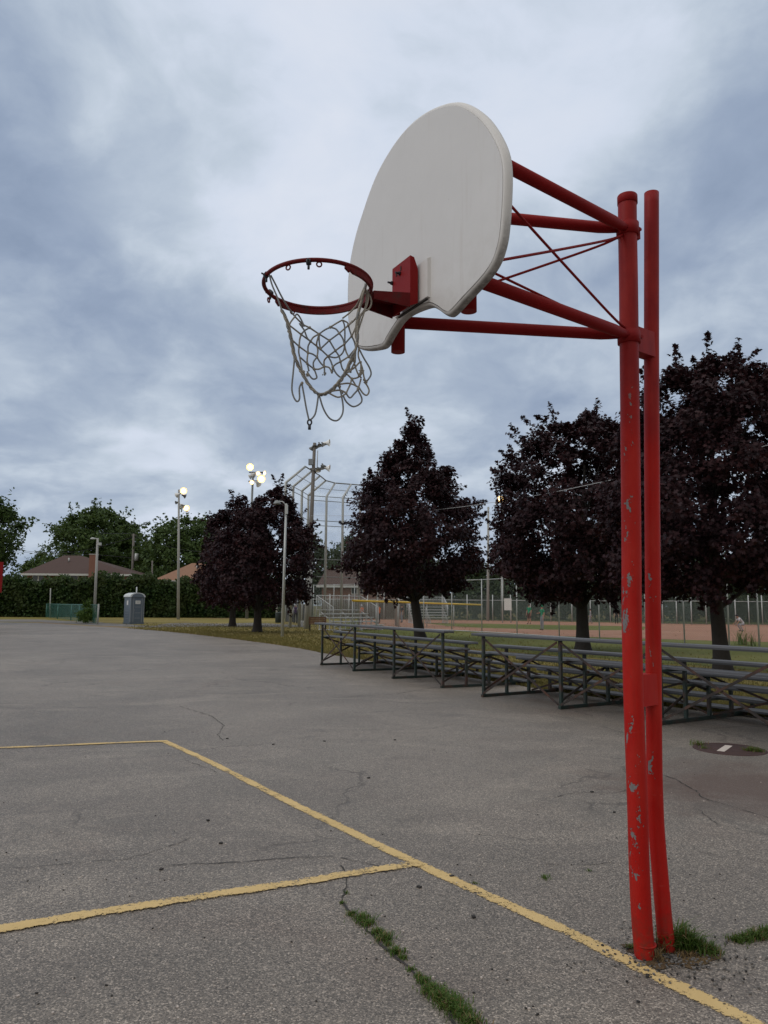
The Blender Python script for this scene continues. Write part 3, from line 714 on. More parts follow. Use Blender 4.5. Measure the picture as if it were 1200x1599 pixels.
for (px, py, rad, c, h) in [(541, 1400, .02, 40, .02), (535, 1415, .025, 60, .018), (550, 1432, .04, 160, .025), (566, 1441, .06, 420, .035), (574, 1449, .05, 300, .03), (590, 1462, .05, 320, .03), (600, 1471, .055, 420, .032), (606, 1480, .03, 120, .02), (618, 1493, .045, 340, .03), (630, 1502, .03, 160, .02),
                            (643, 1520, .025, 120, .018), (655, 1532, .03, 160, .022), (664, 1541, .035, 260, .03), (675, 1553, .05, 460, .035), (690, 1566, .06, 700, .04), (706, 1577, .07, 900, .04), (722, 1590, .06, 700, .035), (735, 1606, .06, 500, .035)]: cw.append((px, py, rad*1.1, int(c*.6), h))
blades('crack_weeds', 'green weeds growing along the crack in the near asphalt', cw, dry=.16, seed=12)
blades('grass_tuft', 'tall green tuft with dry stems at the foot of the red posts', [(1062, 1484, .05, 180, .13), (1075, 1486, .07, 300, .10), (1092, 1490, .07, 300, .06), (1110, 1492, .06, 260, .05), (1045, 1490, .04, 90, .13), (985, 1486, .03, 50, .03)], 'grass', .10, 13)
blades('dry_grass_tuft', 'dead straw-coloured stems lying in front of the red posts', [(1035, 1492, .05, 60, .09), (1025, 1505, .04, 40, .07), (1060, 1497, .08, 90, .03), (1080, 1500, .07, 60, .03)], 'grass', 1.0, 14)
blades('grass_strip', 'low green grass strip in the asphalt at the right edge', [(1150, 1474, .05, 200, .03), (1165, 1472, .05, 260, .035), (1182, 1469, .06, 300, .04), (1200, 1463, .06, 300, .04), (1220, 1458, .06, 200, .04)], 'grass', .1, 15)
blades('small_weeds', 'tiny weeds in the asphalt left of the red posts', [(852, 1376, .04, 60, .025), (920, 1364, .03, 25, .015), (742, 1384, .03, 30, .015), (1010, 1398, .02, 15, .01)], 'weeds', .1, 16)
blades('manhole_weeds', 'yellow-green weeds at both ends of the rusty manhole cover', [(1092, 1166, .12, 130, .07), (1100, 1172, .08, 60, .05), (1176, 1176, .10, 240, .07), (1186, 1177, .08, 120, .06)], 'weeds', .25, 17)
blades('tall_weeds', 'thin upright weeds on the grass right of the last maple trunk', [(1160, 1008, .5, 60, .9), (1176, 1010, .4, 40, .7)], 'weeds', .3, 18)


# ------------------------------------------------------------------ basketball hoop
TH = math.radians(28.43)
Nn = Vector((-math.cos(TH), -math.sin(TH), 0)); Ww = Vector((math.sin(TH), -math.cos(TH), 0)); Zz = Vector((0, 0, 1))
POST = Vector((1.31, 4.005, 0))
def HP(l, a, z): return POST+Nn*l+Ww*a+Zz*z
def post_centre(px, py):           # point on the post at the pixel, on the plane facing the camera through the post
    n = Vector((POST.x, POST.y, 0)).normalized(); d = ray(px, py); s = n.dot(POST)/n.dot(d); p = d*s; return Vector((p.x, p.y, p.z+EYE))
def hoop():
    root = thing('basketball_hoop', 'red outdoor basketball hoop with white fan backboard and torn net, nearest the camera', 'basketball hoop', (POST.x, POST.y, 0))
    RED = MT['post']
    # main post: slightly bent
    tab = [(1009, 1515), (1007.5, 1490), (1003, 1440), (999, 1360), (996, 1260), (992, 1150), (989, 1060), (987, 960), (986.5, 850), (985, 700), (983.2, 560), (982, 450), (980.5, 360), (980, 306)]
    path = [post_centre(*p) for p in tab]; path[0].z = max(path[0].z, .0); path = [p for p in path]
    path[0].z = -.02
    m = MB(); R0 = .0500; sp = spline(path, 5)
    m.tube(sp, R0, 36); p0, p1 = sp[0], sp[-1]
    z0 = post_centre(1008, 1475); m.tube([z0-Vector((0, 0, .003)), z0+Vector((0, 0, .004))], R0+.0035, 36)
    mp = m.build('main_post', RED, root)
    m = MB(); c = sp[-1]; m.lathe((c.x, c.y, c.z-.05), [(R0+.001, 0), (R0+.004, .001), (R0+.004, .045), (R0+.001, .05), (0.001, .052)], 36); m.build('post_cap', MT['red'], mp)
    # second post: kinked outwards near the ground
    tab2 = [(1042, 1488), (1041, 1475), (1036, 1420), (1030, 1350), (1025.5, 1290), (1023.5, 1240), (1022.5, 1200), (1021.5, 1100), (1020.5, 960), (1019.5, 850), (1018.6, 700), (1018, 560), (1018, 430), (1018, 302)]
    P2 = [post_centre(*p)+Vector((.06, .16, 0))*(1 if p[1] < 1300 else .6+.4*(1488-p[1])/188) for p in tab2]
    sc2 = []
    for (px, py), p in zip(tab2, P2):      # keep on the pixel ray at the farther distance
        d = ray(px, py); s = p.y/d.y; sc2.append(Vector((d.x*s, p.y, EYE+d.z*s)))
    sc2[0].z = -.02
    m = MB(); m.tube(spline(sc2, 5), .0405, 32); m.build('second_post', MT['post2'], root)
    def near(path_, z): return min(path_, key=lambda p: abs(p.z-z))
    s2 = spline(sc2, 5)
    for zc, hh in ((post_centre(1000, 528).z, .14), (post_centre(1006, 1080).z, .16)):
        a, b = near(sp, zc).copy(), near(s2, zc).copy(); a.z = b.z = zc
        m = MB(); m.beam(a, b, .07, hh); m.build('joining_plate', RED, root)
    H1 = post_centre(980, 357).z; H2 = post_centre(983, 525).z
    pA = near(sp, H1).copy(); pA.z = H1; pB = near(sp, H2).copy(); pB.z = H2
    for nm, c, z in (('upper', pA, H1), ('lower', pB, H2)):
        m = MB(); m.lathe((c.x, c.y, z-.045), [(R0, 0), (R0+.010, .002), (R0+.011, .07), (R0, .073)], 32)
        side = (-Nn)
        m.box(c+side*(R0+.018)+Ww*.0+Zz*(-.01), (.035, .022, .07), Matrix((side, Ww, Zz)).transposed())
        m.tube([c+side*(R0+.018)-Ww*.03, c+side*(R0+.018)+Ww*.03], .010, 8)
        m.build('clamp_band', MT['red'], root)
    L, s = 1.253, .305
    rt = .0305
    z1a, z2a = 3.71, 3.109
    uprights = {}
    for sg in (1, -1):
        m = MB(); m.tube([HP(L, sg*s, 2.955), HP(L, sg*s, 3.80)], .034, 24); m.build('board_upright', MT['red'], root)
    arms = []
    for zp, zb, c in ((H1-.01, z1a, pA), (H2, z2a, pB)):
        for sg in (1, -1):
            a = c+Nn*(.035)+Ww*sg*.022; a.z = zp-.006*sg; b = HP(L, sg*s, zb)
            m = MB(); m.tube([a, a+(b-a)*.05, a+(b-a)*.1, b], [.019, .026, rt, rt], 24); m.build('arm_tube', MT['red'], root); arms.append((a, b))
    # tie rods
    Ax, Bx = pA+Nn*.05+Zz*(-.055), pB+Nn*.05+Zz*(.03)
    for a, b in ((Bx+Ww*.02, HP(L, s, z1a-.06)), (Bx-Ww*.02+Zz*.0, HP(L, -s, z1a-.10)), (Ax+Ww*.012, HP(L, s, z2a+.05)), (Ax-Ww*.012, HP(L, -s, z2a+.04))):
        mid = (a+b)/2+Vector((0, 0, -.010)); q = a+(b-a)*.12+Vector((.0, 0, -.012))
        m = MB(); m.tube(spline([a, q, mid, b], 5), .0068, 10); m.build('tie_rod', MT['red'], root)
    m = MB(); m.tube([HP(L, -s, 3.14), HP(L, s, 3.14)], .010, 8); m.build('cross_rod', MT['red'], root)
    # backboard: cast fan shape with a rolled rim and a notch under the ring
    D = 1.347
    outl = [(-.695, 3.30), (-.699, 3.40), (-.690, 3.50), (-.655, 3.60), (-.60, 3.69), (-.535, 3.76), (-.455, 3.84), (-.365, 3.905), (-.245, 3.952), (-.12, 3.975), (.007, 3.972), (.13, 3.946), (.243, 3.905), (.33, 3.862), (.405, 3.808), (.478, 3.738), (.546, 3.66), (.602, 3.578), (.645, 3.50), (.672, 3.43), (.681, 3.36), (.677, 3.27), (.664, 3.167), (.648, 3.10), (.613, 3.042), (.561, 3.008), (.49, 2.984), (.40, 2.960), (.325, 2.938), (.283, 2.935), (.243, 2.957), (.200, 2.990), (.140, 3.026), (.07, 3.042), (-.03, 3.054), (-.112, 3.052), (-.177, 3.030), (-.243, 2.997), (-.275, 2.977), (-.32, 2.974), (-.46, 3.005), (-.56, 3.042), (-.62, 3.085), (-.660, 3.15), (-.685, 3.22)]
    O = [Vector((a, z, 0)) for a, z in outl]; O = spline(O, 3, closed=True); k = len(O); cx = Vector((0, 3.45, 0))
    cen = sum(O, Vector())/k
    nrmls = []
    for i in range(k):
        t = (O[(i+1) % k]-O[i-1]); nn = Vector((t.y, -t.x, 0)).normalized()
        nrmls.append(nn)
    if sum(nrmls[i].dot(O[i]-cen) for i in range(k)) < 0: nrmls = [-n for n in nrmls]
    br = bpy.data.objects.new('backboard', None)
    m = MB(); vs = []
    rings = [(-.011, 0.0), (-.005, .0008), (0.0, .004), (.005, .011), (.009, .022), (.009, .034), (.004, .038), (-.008, .038), (-.012, .034), (-.010, .010)]
    for off, dp in rings:
        for i in range(k): q = O[i]+nrmls[i]*off; vs.append(HP(D-dp, q.x, q.y))
    nr = len(rings); fs = []
    for j in range(nr-1):
        for i in range(k): fs.append((j*k+i, j*k+(i+1) % k, (j+1)*k+(i+1) % k, (j+1)*k+i))
    m.add(vs, fs, 0, True); m.f.append([i for i in range(k)]); m.m.append(0); m.sm.append(False)
    m.f.append([(nr-1)*k+i for i in range(k)][::-1]); m.m.append(0); m.sm.append(False)
    # origin at the notch so stains sit where they do on the board
    board = MBshift(m, 'backboard', MT['board'], root, HP(D, 0, 2.94))
    # raised mounting pad cast in the board
    m = MB(); w2 = .152; z0, z1 = 3.052, 3.243
    pad = [(-w2, z0), (w2, z0), (w2, z1), (-w2, z1)]
    ins = .008
    fr = [(-w2+ins, z0+ins), (w2-ins, z0+ins), (w2-ins, z1-ins), (-w2+ins, z1-ins)]
    m.add([HP(D-.004, a, z) for a, z in pad]+[HP(D+.013, a, z) for a, z in fr], [(4, 5, 6, 7), (0, 1, 5, 4), (1, 2, 6, 5), (2, 3, 7, 6), (3, 0, 4, 7)]); MBshift(m, 'mounting_pad', MT['board_pad'], board, HP(D, 0, 2.94), True)
    m = MB(); m.beam(HP(D+.013, -w2+.04, z0-.0035), HP(D+.013, w2-.01, z0-.0035), .012, .005); MBshift(m, 'rubber_strip', MT['crack_dark'], board, HP(D, 0, 2.94), True)
    # ring bracket: front plate, side cheeks with a chamfered top, arm out to the ring
    e0, e1 = .022, .062; a0, a1 = -.086, .078; zb, zt = 3.034, 3.264
    m = MB()
    fp = [(a0, zb), (a1, zb), (a1, zt), (a0, zt)]
    m.prism([HP(D+e1-.006, a, z) for a, z in fp], Nn*.006)
    for a in (a0, a1-.006): m.prism([HP(D+e1-.006, a, zb), HP(D+e0, a, zb+.016), HP(D+e0, a, zt-.055), HP(D+e1-.02, a, zt-.004), HP(D+e1-.006, a, zt-.001)], Ww*.006)
    bm_ = m.build('ring_bracket', MT['red'], root)
    for a, z in ((-.015, 3.215), (-.085, 3.195), (-.015, 3.10), (-.06, 3.12)):
        m = MB(); m.tube([HP(D+e1, a, z), HP(D+e1+.024, a, z)], .005, 8); m.tube([HP(D+e1, a, z), HP(D+e1+.007, a, z)], .010, 6, smooth=False); m.build('bolt', MT['bolt'], bm_)
    for a, z in ((-.045, 3.222), (-.005, 3.235)):
        m = MB(); m.box(HP(D+e1+.0012, a, z), (.003, .007, .020), Matrix((Nn, Ww, Zz)).transposed()); m.build('slot', MT['crack_dark'], bm_)
    cR = Vector((-.286, 3.140, 3.064)); cR += Nn*.004; rR = .228
    # ring arm
    m = MB()
    for sg, a in ((1, a1), (-1, a0)):
        pass
    zt2 = 3.090; e2 = .235
    A = [HP(D+e1, a0, zt2), HP(D+e1, a1, zt2), HP(D+e2, .062, 3.070), HP(D+e2, -.060, 3.070)]
    m.add(A+[p-Zz*.005 for p in A], [(0, 1, 2, 3), (4, 7, 6, 5), (0, 4, 5, 1), (1, 5, 6, 2), (2, 6, 7, 3), (3, 7, 4, 0)])
    for i, j, sg in ((1, 2, 1), (0, 3, -1)):
        p, q = A[i]-Zz*.0052, A[j]-Zz*.0052; m.add([p, q, q-Zz*.030, p-Zz*.060]+[v-Ww*.006*sg for v in (p, q, q-Zz*.030, p-Zz*.060)], [(0, 1, 2, 3), (7, 6, 5, 4), (3, 2, 6, 7), (0, 3, 7, 4), (1, 5, 6, 2)])
    m.build('ring_arm', MT['dark_red'], root)
    # ring
    pts = []
    for i in range(72):
        a = 2*math.pi*i/72; pts.append(cR+Nn*rR*math.cos(a)+Ww*rR*math.sin(a)+Zz*.010*math.sin(a))
    m = MB(); m.tube(pts, .0088, 14, closed=True)
    # stiffening steel under the rear half of the ring
    for i in range(19, 60):
        p, q = pts[i % 72], pts[(i+1) % 72]; h0 = .024 if i > 20 else .012; h1 = .024 if i < 58 else .010
        c_ = Vector((cR.x, cR.y, 0)); o = (c_-Vector((p.x, p.y, 0))).normalized()*.006; o2 = (c_-Vector((q.x, q.y, 0))).normalized()*.006
        m.add([p-Zz*.004-o, q-Zz*.004-o2, q-Zz*(.006+h1)-o2, p-Zz*(.006+h0)-o, p-Zz*.004+o, q-Zz*.004+o2, q-Zz*(.006+h1)+o2, p-Zz*(.006+h0)+o], [(0, 1, 2, 3), (7, 6, 5, 4), (3, 2, 6, 7), (0, 3, 7, 4), (1, 5, 6, 2)])
    ring = m.build('ring', MT['dark_red'], root)
    for i, px in ((None, (448, 416)), (None, (499, 410)), (None, (424, 458)), (None, (450, 481))):
        g = G(px[0], px[1]-4, 3.064); dv = (g-cR); dv.z = 0; dv.normalize(); c = cR+dv*(rR-.003)+Zz*(.010*dv.dot(Ww)-.017-(.018 if px[1] > 440 else 0))
        m = MB(); tt = Vector((-dv.y, dv.x, 0)); m.tube([c+(tt*math.cos(t)+Zz*math.sin(t))*.010 for t in np.linspace(0, 2*math.pi, 13)[:-1]], .0032, 8, closed=True); m.build('net_hook', MT['dark_red'], ring)
    for px in ((481, 403), (413, 426), (417, 455)):
        g = G(px[0], px[1]+3, 3.064); dv = (g-cR); dv.z = 0; dv.normalize(); c = cR+dv*rR
        m = MB(); tt = Vector((-dv.y, dv.x, 0)); m.tube([c-tt*.009, c+tt*.009], .0125, 10); m.tube([c+dv*.008, c+dv*.022+Zz*.004], .004, 6); m.tube([c-Zz*.012, c-Zz*.030], .005, 6); m.build('cable_tie', MT['black_plastic'], ring)
    return root, ring, cR, rR
def MBshift(m, name, mt, root, org, child=False):
    """mesh whose own origin sits at org (world)"""
    me = bpy.data.meshes.new(name); me.from_pydata([(v[0]-org.x, v[1]-org.y, v[2]-org.z) for v in m.v], [], m.f); me.materials.append(mt)
    me.polygons.foreach_set('use_smooth', m.sm); me.update(); o = bpy.data.objects.new(name, me); COL.objects.link(o); o.parent = root
    if not child: o.location = org-root.location
    return o
HOOP, RING, cR, rR = hoop()

def net():
    root = thing('basketball_net', 'torn knotted rope net hanging by two bunches from the red ring', 'net', (cR.x, cR.y, cR.z))
    N = lambda x, y: (440+x/7.5, 500+y/7.5)
    R = lambda x, y: (400+x/6, 390+y/6)
    gA = G(420, 429, 3.058); gB = G(574, 452, 3.058)
    def P(p, lay, j=0):
        t = (p[0]-420)/154; sag = math.sin(math.pi*min(1, max(0, t)))
        low = min(1, max(0, (p[1]-430)/60))
        Y = gA.y+(gB.y-gA.y)*t + lay*.085*(.35+.65*sag)*low
        return AT(p[0], p[1], Y)
    k = {1: (230, 170), 2: (330, 90), 3: (440, 165), 4: (570, 85), 5: (340, 250), 6: (455, 340), 7: (560, 240), 8: (675, 155), 9: (780, 65), 10: (712, 0), 11: (205, 310), 12: (310, 385), 13: (415, 435), 14: (545, 425), 15: (630, 360), 16: (735, 285), 17: (820, 190), 18: (90, 60), 19: (125, 235), 20: (300, 510), 21: (380, 575), 22: (500, 545), 23: (600, 550), 24: (690, 490), 25: (785, 430), 26: (870, 330), 27: (210, 430), 28: (860, 500), 29: (745, 610)}
    K = {a: N(*b) for a, b in k.items()}
    back = [[18, 1], [1, (270, 125), 2], [1, 5], [1, (212, 230), 11], [2, 3], [3, (500, 120), 4], [3, (375, 200), 5], [3, (440, 250), 6], [3, (505, 205), 7], [4, (640, 40), 10], [4, (635, 105), 8], [5, (310, 310), 12], [5, 6], [6, 7], [6, 14], [3, (410, 280), (425, 350), 13], [7, 8], [7, (595, 300), 15], [8, 9], [8, (715, 215), 16], [9, (800, 130), 17], [10, (770, 30), 9], [9, (830, 10)],
            [10, (738, 80), (738, 285), (715, 385), (640, 440), 14], [11, 12], [11, (200, 370), 27], [12, (365, 400), 13], [12, (300, 450), 20], [13, (455, 500), 22], [13, (372, 500), 21], [14, (500, 475), 22], [14, (575, 480), 23], [14, 15], [15, (690, 315), 16], [15, (670, 420), 24], [16, 17], [16, (755, 370), 25], [17, (850, 250), 26], [19, 11], [18, 19], [27, 20], [20, 21], [21, (440, 575), 22],
            [21, (405, 640), (410, 680), (365, 690), (320, 640), (300, 600)], [22, (505, 650)], [22, (560, 560), (590, 625)], [23, (590, 625)], [23, (640, 515), 24], [24, 25], [24, (710, 565), 29], [23, (635, 620), (690, 670), (745, 655)], [25, 28], [25, 26], [26, 28], [27, (235, 560), (240, 600)], [20, (320, 600)]]
    front = [[(150, 460), (135, 620), (120, 800), (140, 900), (180, 955), (210, 920), (208, 800), (235, 735)], [(235, 735), (262, 880), (292, 1050), (322, 1180)], [(328, 1180), (385, 1120), (410, 1030), (430, 890)],
             [(440, 880), (490, 1040), (560, 1150), (640, 1180), (700, 1130), (722, 1040), (705, 900), (675, 780)], [(720, 880), (760, 960), (840, 1015), (920, 980), (940, 920), (895, 820)], [(750, 850), (800, 912), (850, 865), (905, 805)],
             [(545, 850), (660, 905), (745, 870)], [(540, 845), (680, 822), (755, 855)], [(900, 780), (955, 860), (1000, 880), (1025, 830), (1000, 765), (965, 725)], [(905, 330), (960, 440), (1030, 560), (1048, 640), (1005, 710)],
             [(670, 755), (790, 742), (880, 775), (915, 800)], [(805, 755), (760, 850)], [(745, 615), (820, 690), (880, 785)], [(930, 690), (900, 800)], [(820, 690), (900, 670), (960, 600)], [(870, 340), (850, 480), (890, 620), (935, 680)],
             [(905, 330), (900, 430), (945, 560), (968, 680), (1000, 740)], [(850, 510), (800, 600), (745, 620)], [(740, 615), (840, 570), (910, 500), (935, 490)], [(820, 690), (805, 760)], [(860, 340), (800, 480), (760, 580)], [(930, 500), (925, 600), (900, 660)]]
    mk = lambda e: K[e] if isinstance(e, int) else N(*e)
    knots = MB()
    def strand(pts, lay, name='strand', r=.0036, mt='rope', taper=None):
        q = spline([Vector((p[0], p[1], 0)) for p in pts], 5)
        m = MB(); m.tube([P((v.x, v.y), lay) for v in q], r, 7); m.build(name, MT[mt], root)
    for i, e in enumerate(back): strand([mk(x) for x in e], .75, mt='rope_grey' if i % 3 else 'rope')
    for i, e in enumerate(front): strand([mk(x) for x in e], -.75, mt='rope_grey' if i < 6 or i == 9 else 'rope')
    up = [([R(125, 238), R(150, 330), R(200, 450), R(240, 565)], -.4, 'rope_grey'), ([R(138, 240), R(180, 320), R(240, 440), R(300, 540), R(365, 628)], .75, 'rope_grey'), ([R(365, 628), R(440, 700), R(500, 732), K[3]], .75, 'rope'), ([R(365, 628), R(325, 680), R(312, 712), K[18]], .4, 'rope'),
          ([R(365, 625), R(385, 605), R(415, 640), R(450, 720), N(210, 40), N(265, 120), N(300, 210), K[5]], .6, 'rope_grey'),
          ([R(1038, 305), R(1000, 390), R(950, 510), R(880, 590), R(810, 645)], .7, 'rope'), ([R(1030, 320), R(990, 440), R(975, 560), R(930, 650), K[9]], .6, 'rope'),
          ([R(1045, 375), R(1082, 480), R(1060, 555), R(985, 605), R(930, 740), K[17]], .3, 'rope'), ([R(1022, 320), R(1035, 430), R(1025, 540), R(975, 640), N(890, 130), K[26]], -.3, 'rope'), ([R(1036, 310), R(985, 480), R(950, 600), N(865, 170), N(890, 260), K[26]], -.5, 'rope'),
          ([R(1045, 390), R(1050, 480), R(1010, 600), R(960, 760), N(880, 250), N(905, 330)], -.7, 'rope')]
    for p, l, mt in up: strand(p, l, mt=mt)
    # the thick bunched edge: three cords twisted together round the mouth of the net
    edge = [R(240, 565), R(285, 660), R(310, 760), N(95, 150), N(120, 270), N(150, 420), N(200, 545), N(250, 640), N(320, 760), N(400, 850), N(470, 875), N(560, 840), N(640, 770), N(710, 680), N(770, 580), N(830, 430), N(870, 335), N(893, 220), N(890, 60), R(955, 620), R(1000, 450), R(1035, 320)]
    base = spline([Vector((a, b, 0)) for a, b in edge], 6)
    for j in range(3):
        m = MB(); pts = []
        for i, v in enumerate(base):
            a = i*.55+j*2.1; fr = i/len(base); am = 1.7 if fr < .72 else .6
            pts.append(P((v.x+math.cos(a)*am, v.y+math.sin(a)*am*.6), -.75)+Vector((0, math.sin(a+1)*.006, 0)))
        m.tube(pts, .0040, 7); m.build('edge_cord', MT['rope' if j < 2 else 'rope_grey'], root)
    for j, (x, y, lay) in enumerate([(K[a][0], K[a][1], .75) for a in (1, 2, 3, 4, 5, 6, 7, 8, 9, 11, 12, 13, 14, 15, 16, 17, 20, 21, 22, 23, 24, 25, 29)]+[(*N(240, 740), -.75), (*N(435, 885), -.75), (*N(680, 780), -.75), (*N(895, 810), -.75), (*N(825, 690), -.75), (*N(870, 335), -.75), (*N(970, 700), -.75), (*N(755, 855), -.75)]):
        c = P((x, y), lay); rk = .0062
        m = MB(); m.lathe(c, [(0.0005, -rk*1.2), (rk*.8, -rk*.7), (rk, 0), (rk*.8, rk*.7), (.0005, rk*1.2)], 8); m.build('knot', MT['rope'], root)
    # frayed bunches
    r = random.Random(6); m = MB()
    for (cx, cy, lay, n, L) in [(255, 620, -.75, 26, 9), (300, 640, -.6, 18, 8), (505, 625, .75, 10, 6), (345, 800, -.75, 10, 5), (800, 600, -.6, 14, 7), (940, 600, -.75, 12, 7), (995, 720, -.75, 12, 6), (715, 850, -.75, 10, 5), (590, 615, .75, 4, 3)]:
        x, y = N(cx, cy)
        for _ in range(n):
            a = r.uniform(0, 6.28); l = L*r.uniform(.3, 1)/2; p = P((x+r.gauss(0, 1.2), y+r.gauss(0, 1.5)), lay); q = P((x+math.cos(a)*l, y+math.sin(a)*l+1), lay)
            m.tube([p, (p+q)/2+Vector((r.gauss(0, .003), 0, .003)), q], [.0022, .0018, .0009], 5)
    m.build('frayed_cord', MT['rope'], root)
    # the plastic clip left on the lowest loop
    m = MB(); c = P(N(328, 1198), -.75); m.tube([c+Vector((math.cos(t)*.008, 0, math.sin(t)*.011)) for t in np.linspace(0, 6.28, 13)[:-1]], .0035, 8, closed=True); m.tube([c-Zz*.012, c-Zz*.030], .006, 8); m.build('clip', MT['black_plastic'], root)
net()

# ------------------------------------------------------------------ dark bleachers on the court edge
def bleacher(label, P0, P1, nfr, xb, over, name='bleacher', rows=5, first=1.17, step=.24, pitch=.58, cat='bleacher', group='dark green bleachers along the court'):
    d = (P1-P0); Ltot = d.length; sp = Ltot/(nfr-1); rz = math.atan2(d.y, d.x)
    root = thing(name, label, cat, (P0.x, P0.y, .012), rz, group)
    hs = [first-step*i for i in range(rows)]
    r = random.Random(len(label))
    for i in range(rows):
        y = i*pitch; z = hs[i]; sh = r.uniform(-.04, .04)
        m = MB(); m.box((Ltot/2+sh, y, z), (Ltot+2*over, .245, .036)); m.box((Ltot/2+sh, y-.118, z-.022), (Ltot+2*over-.004, .010, .026), m=1); m.box((Ltot/2+sh, y+.118, z-.022), (Ltot+2*over-.004, .010, .026), m=1)
        m.build('seat', [MT['plank'], MT['plank_edge']], root, local=True)
        if i < rows-1:
            for dy in (.22, .40):
                m = MB(); m.box((Ltot/2-sh, y+dy, z-.36), (Ltot+2*over-.1, .16, .030)); m.build('footboard', [MT['plank'], MT['plank_edge']], root, local=True)
    for k in range(nfr):
        x = k*sp; m = MB(); W = .05
        for i in range(rows):
            y = i*pitch; m.box((x, y, (hs[i]-.02)/2), (W, W, hs[i]-.02)); m.box((x, y, hs[i]-.032), (W+.02, .22, .022))
            if i < rows-1:
                zf = hs[i]-.36-.032; m.box((x+.03, y+.31, zf), (.030, .66, .036))
        m.box((x+.002, (rows-1)*pitch/2, .028), (.058, (rows-1)*pitch+.10, .05))
        m.build('frame', MT['green_metal'], root, local=True)
        m = MB(); m.beam((x-.035, .02, hs[0]-.38), (x-.035, (rows-1)*pitch, .08), .012, .04); m.beam((x-.048, .0, .10), (x-.048, 2*pitch, hs[2]-.05), .012, .04)
        m.build('diagonal_strut', MT['rust_metal'], root, local=True)
    for b in xb:
        x0, x1 = b*sp+.03, (b+1)*sp-.03
        for (za, zb_, dy) in ((hs[0]-.07, .07, -.034), (.07, hs[0]-.07, -.048)):
            m = MB(); m.beam((x0, dy, za), (x1, dy, zb_), .038, .008, up=(0, 1, 0)); m.build('cross_brace', MT['rust_metal'], root, local=True)
    for b in range(nfr-1):
        x0, x1 = b*sp+.03, (b+1)*sp-.03; yy = 2*pitch
        for (za, zb_, dy) in ((hs[2]-.05, .07, .034), (.07, hs[2]-.05, .048)):
            if b in xb: m = MB(); m.beam((x0, yy+dy, za), (x1, yy+dy, zb_), .034, .008, up=(0, 1, 0)); m.build('cross_brace', MT['rust_metal'], root, local=True)
    return root
bleacher('shorter dark bleacher standing farther off, left of the longer one', G(503, 1040), G(692, 1076), 4, (0, 2), .28)
a0, a1 = G(756, 1090), G(1034, 1134); dd = (a1-a0)/2
bleacher('long dark bleacher passing behind the red hoop posts', a0, a0+dd*3, 4, (0, 1, 2), .25)

# manhole cover
def manhole():
    c = G(1140, 1172.5); root = thing('manhole_cover', 'round rusty manhole cover with a short white stripe, in the asphalt at the right', 'manhole cover', (c.x, c.y, .012))
    m = MB(); R0 = .42
    m.lathe((c.x, c.y, .012), [(R0, 0), (R0-.005, .008), (R0-.05, .010), (R0-.055, .003), (R0-.065, .003), (R0-.07, .009), (.002, .010)], 48)
    m.build('cover', MT['manhole'], root)
    a, b = G(1126, 1177), G(1139, 1168); m = MB(); m.beam(a+Zz*.0245, b+Zz*.0245, .085, .002); m.build('stripe', MT['stripe_white'], root)
manhole()

# ------------------------------------------------------------------ fences
def panel(m, a, b, z0, z1, seg=1):
    a, b = Vector(a), Vector(b); L = (b-a).length; o = len(m.v)
    m.add([(a.x, a.y, z0), (b.x, b.y, z0), (b.x, b.y, z1), (a.x, a.y, z1)], [(0, 1, 2, 3)])
    if m.uv is None: m.uv = []
    m.uv += [(0, z0), (L, z0), (L, z1), (0, z1)]
def fence(name, label, line, posts, h, rails, post_r=.035, mt='galv', mesh='chain', cat='fence', rail_r=.024, screen=None, line_rail=True):
    """line: px polyline of feet; posts: px x values"""
    tab = sorted(line); c = G(*tab[len(tab)//2]); root = thing(name, label, cat, (c.x, c.y, 0))
    feet = []
    for x in posts: p = G(x, interp(x, tab)); feet.append(p)
    for p in feet: m = MB(); m.tube([(p.x, p.y, -.05), (p.x, p.y, h+.03)], post_r, 8); m.build('post', MT[mt], root)
    for z in rails:
        for a, b in zip(feet, feet[1:]): m = MB(); m.tube([(a.x, a.y, z), (b.x, b.y, z)], rail_r, 6); m.build('rail', MT[mt], root)
    for a, b in zip(feet, feet[1:]):
        m = MB(); panel(m, a+Vector((0, .04, 0)), b+Vector((0, .04, 0)), .04, h); m.build('mesh_panel', MT[mesh], root)
        if screen:
            m = MB(); a2, b2 = a+Vector((0, .07, 0)), b+Vector((0, .07, 0)); m.add([(a2.x, a2.y, .05), (b2.x, b2.y, .05), (b2.x, b2.y, screen), (a2.x, a2.y, screen), (a2.x, a2.y+.01, .05), (b2.x, b2.y+.01, .05), (b2.x, b2.y+.01, screen), (a2.x, a2.y+.01, screen)], [(0, 1, 2, 3), (7, 6, 5, 4), (0, 4, 5, 1), (3, 2, 6, 7), (0, 3, 7, 4), (1, 5, 6, 2)])
            m.uv = [(0, .05), ((b-a).length, .05), ((b-a).length, screen), (0, screen)]*2; m.build('windscreen', MT['screen_mesh'], root)
    return root, feet
NL = [(489, 975), (589, 979), (661, 983.5), (780, 989.7), (900, 998), (960, 1002.5), (1113, 1013), (1200, 1019.5), (1300, 1028)]
fence('chain_link_fence', 'tall grey chain-link fence along the near side of the ball field', NL, [489, 521, 553.5, 589.5, 623.5, 662, 706, 753, 808, 874, 937, 1010, 1070, 1140, 1187, 1250], 3.42, (3.40,))
def kerb():
    m = MB(); P = [G(x, interp(x, NL)+.3) for x in (600, 661, 720, 780, 840, 900, 960, 1036, 1113, 1200, 1300)]
    m.tube([(p.x, p.y-.05, .06) for p in P], .026, 8); tag(m.build('bottom_rail', MT['galv']), 'pale low rail running along the foot of the near ball-field fence', 'rail')
kerb()
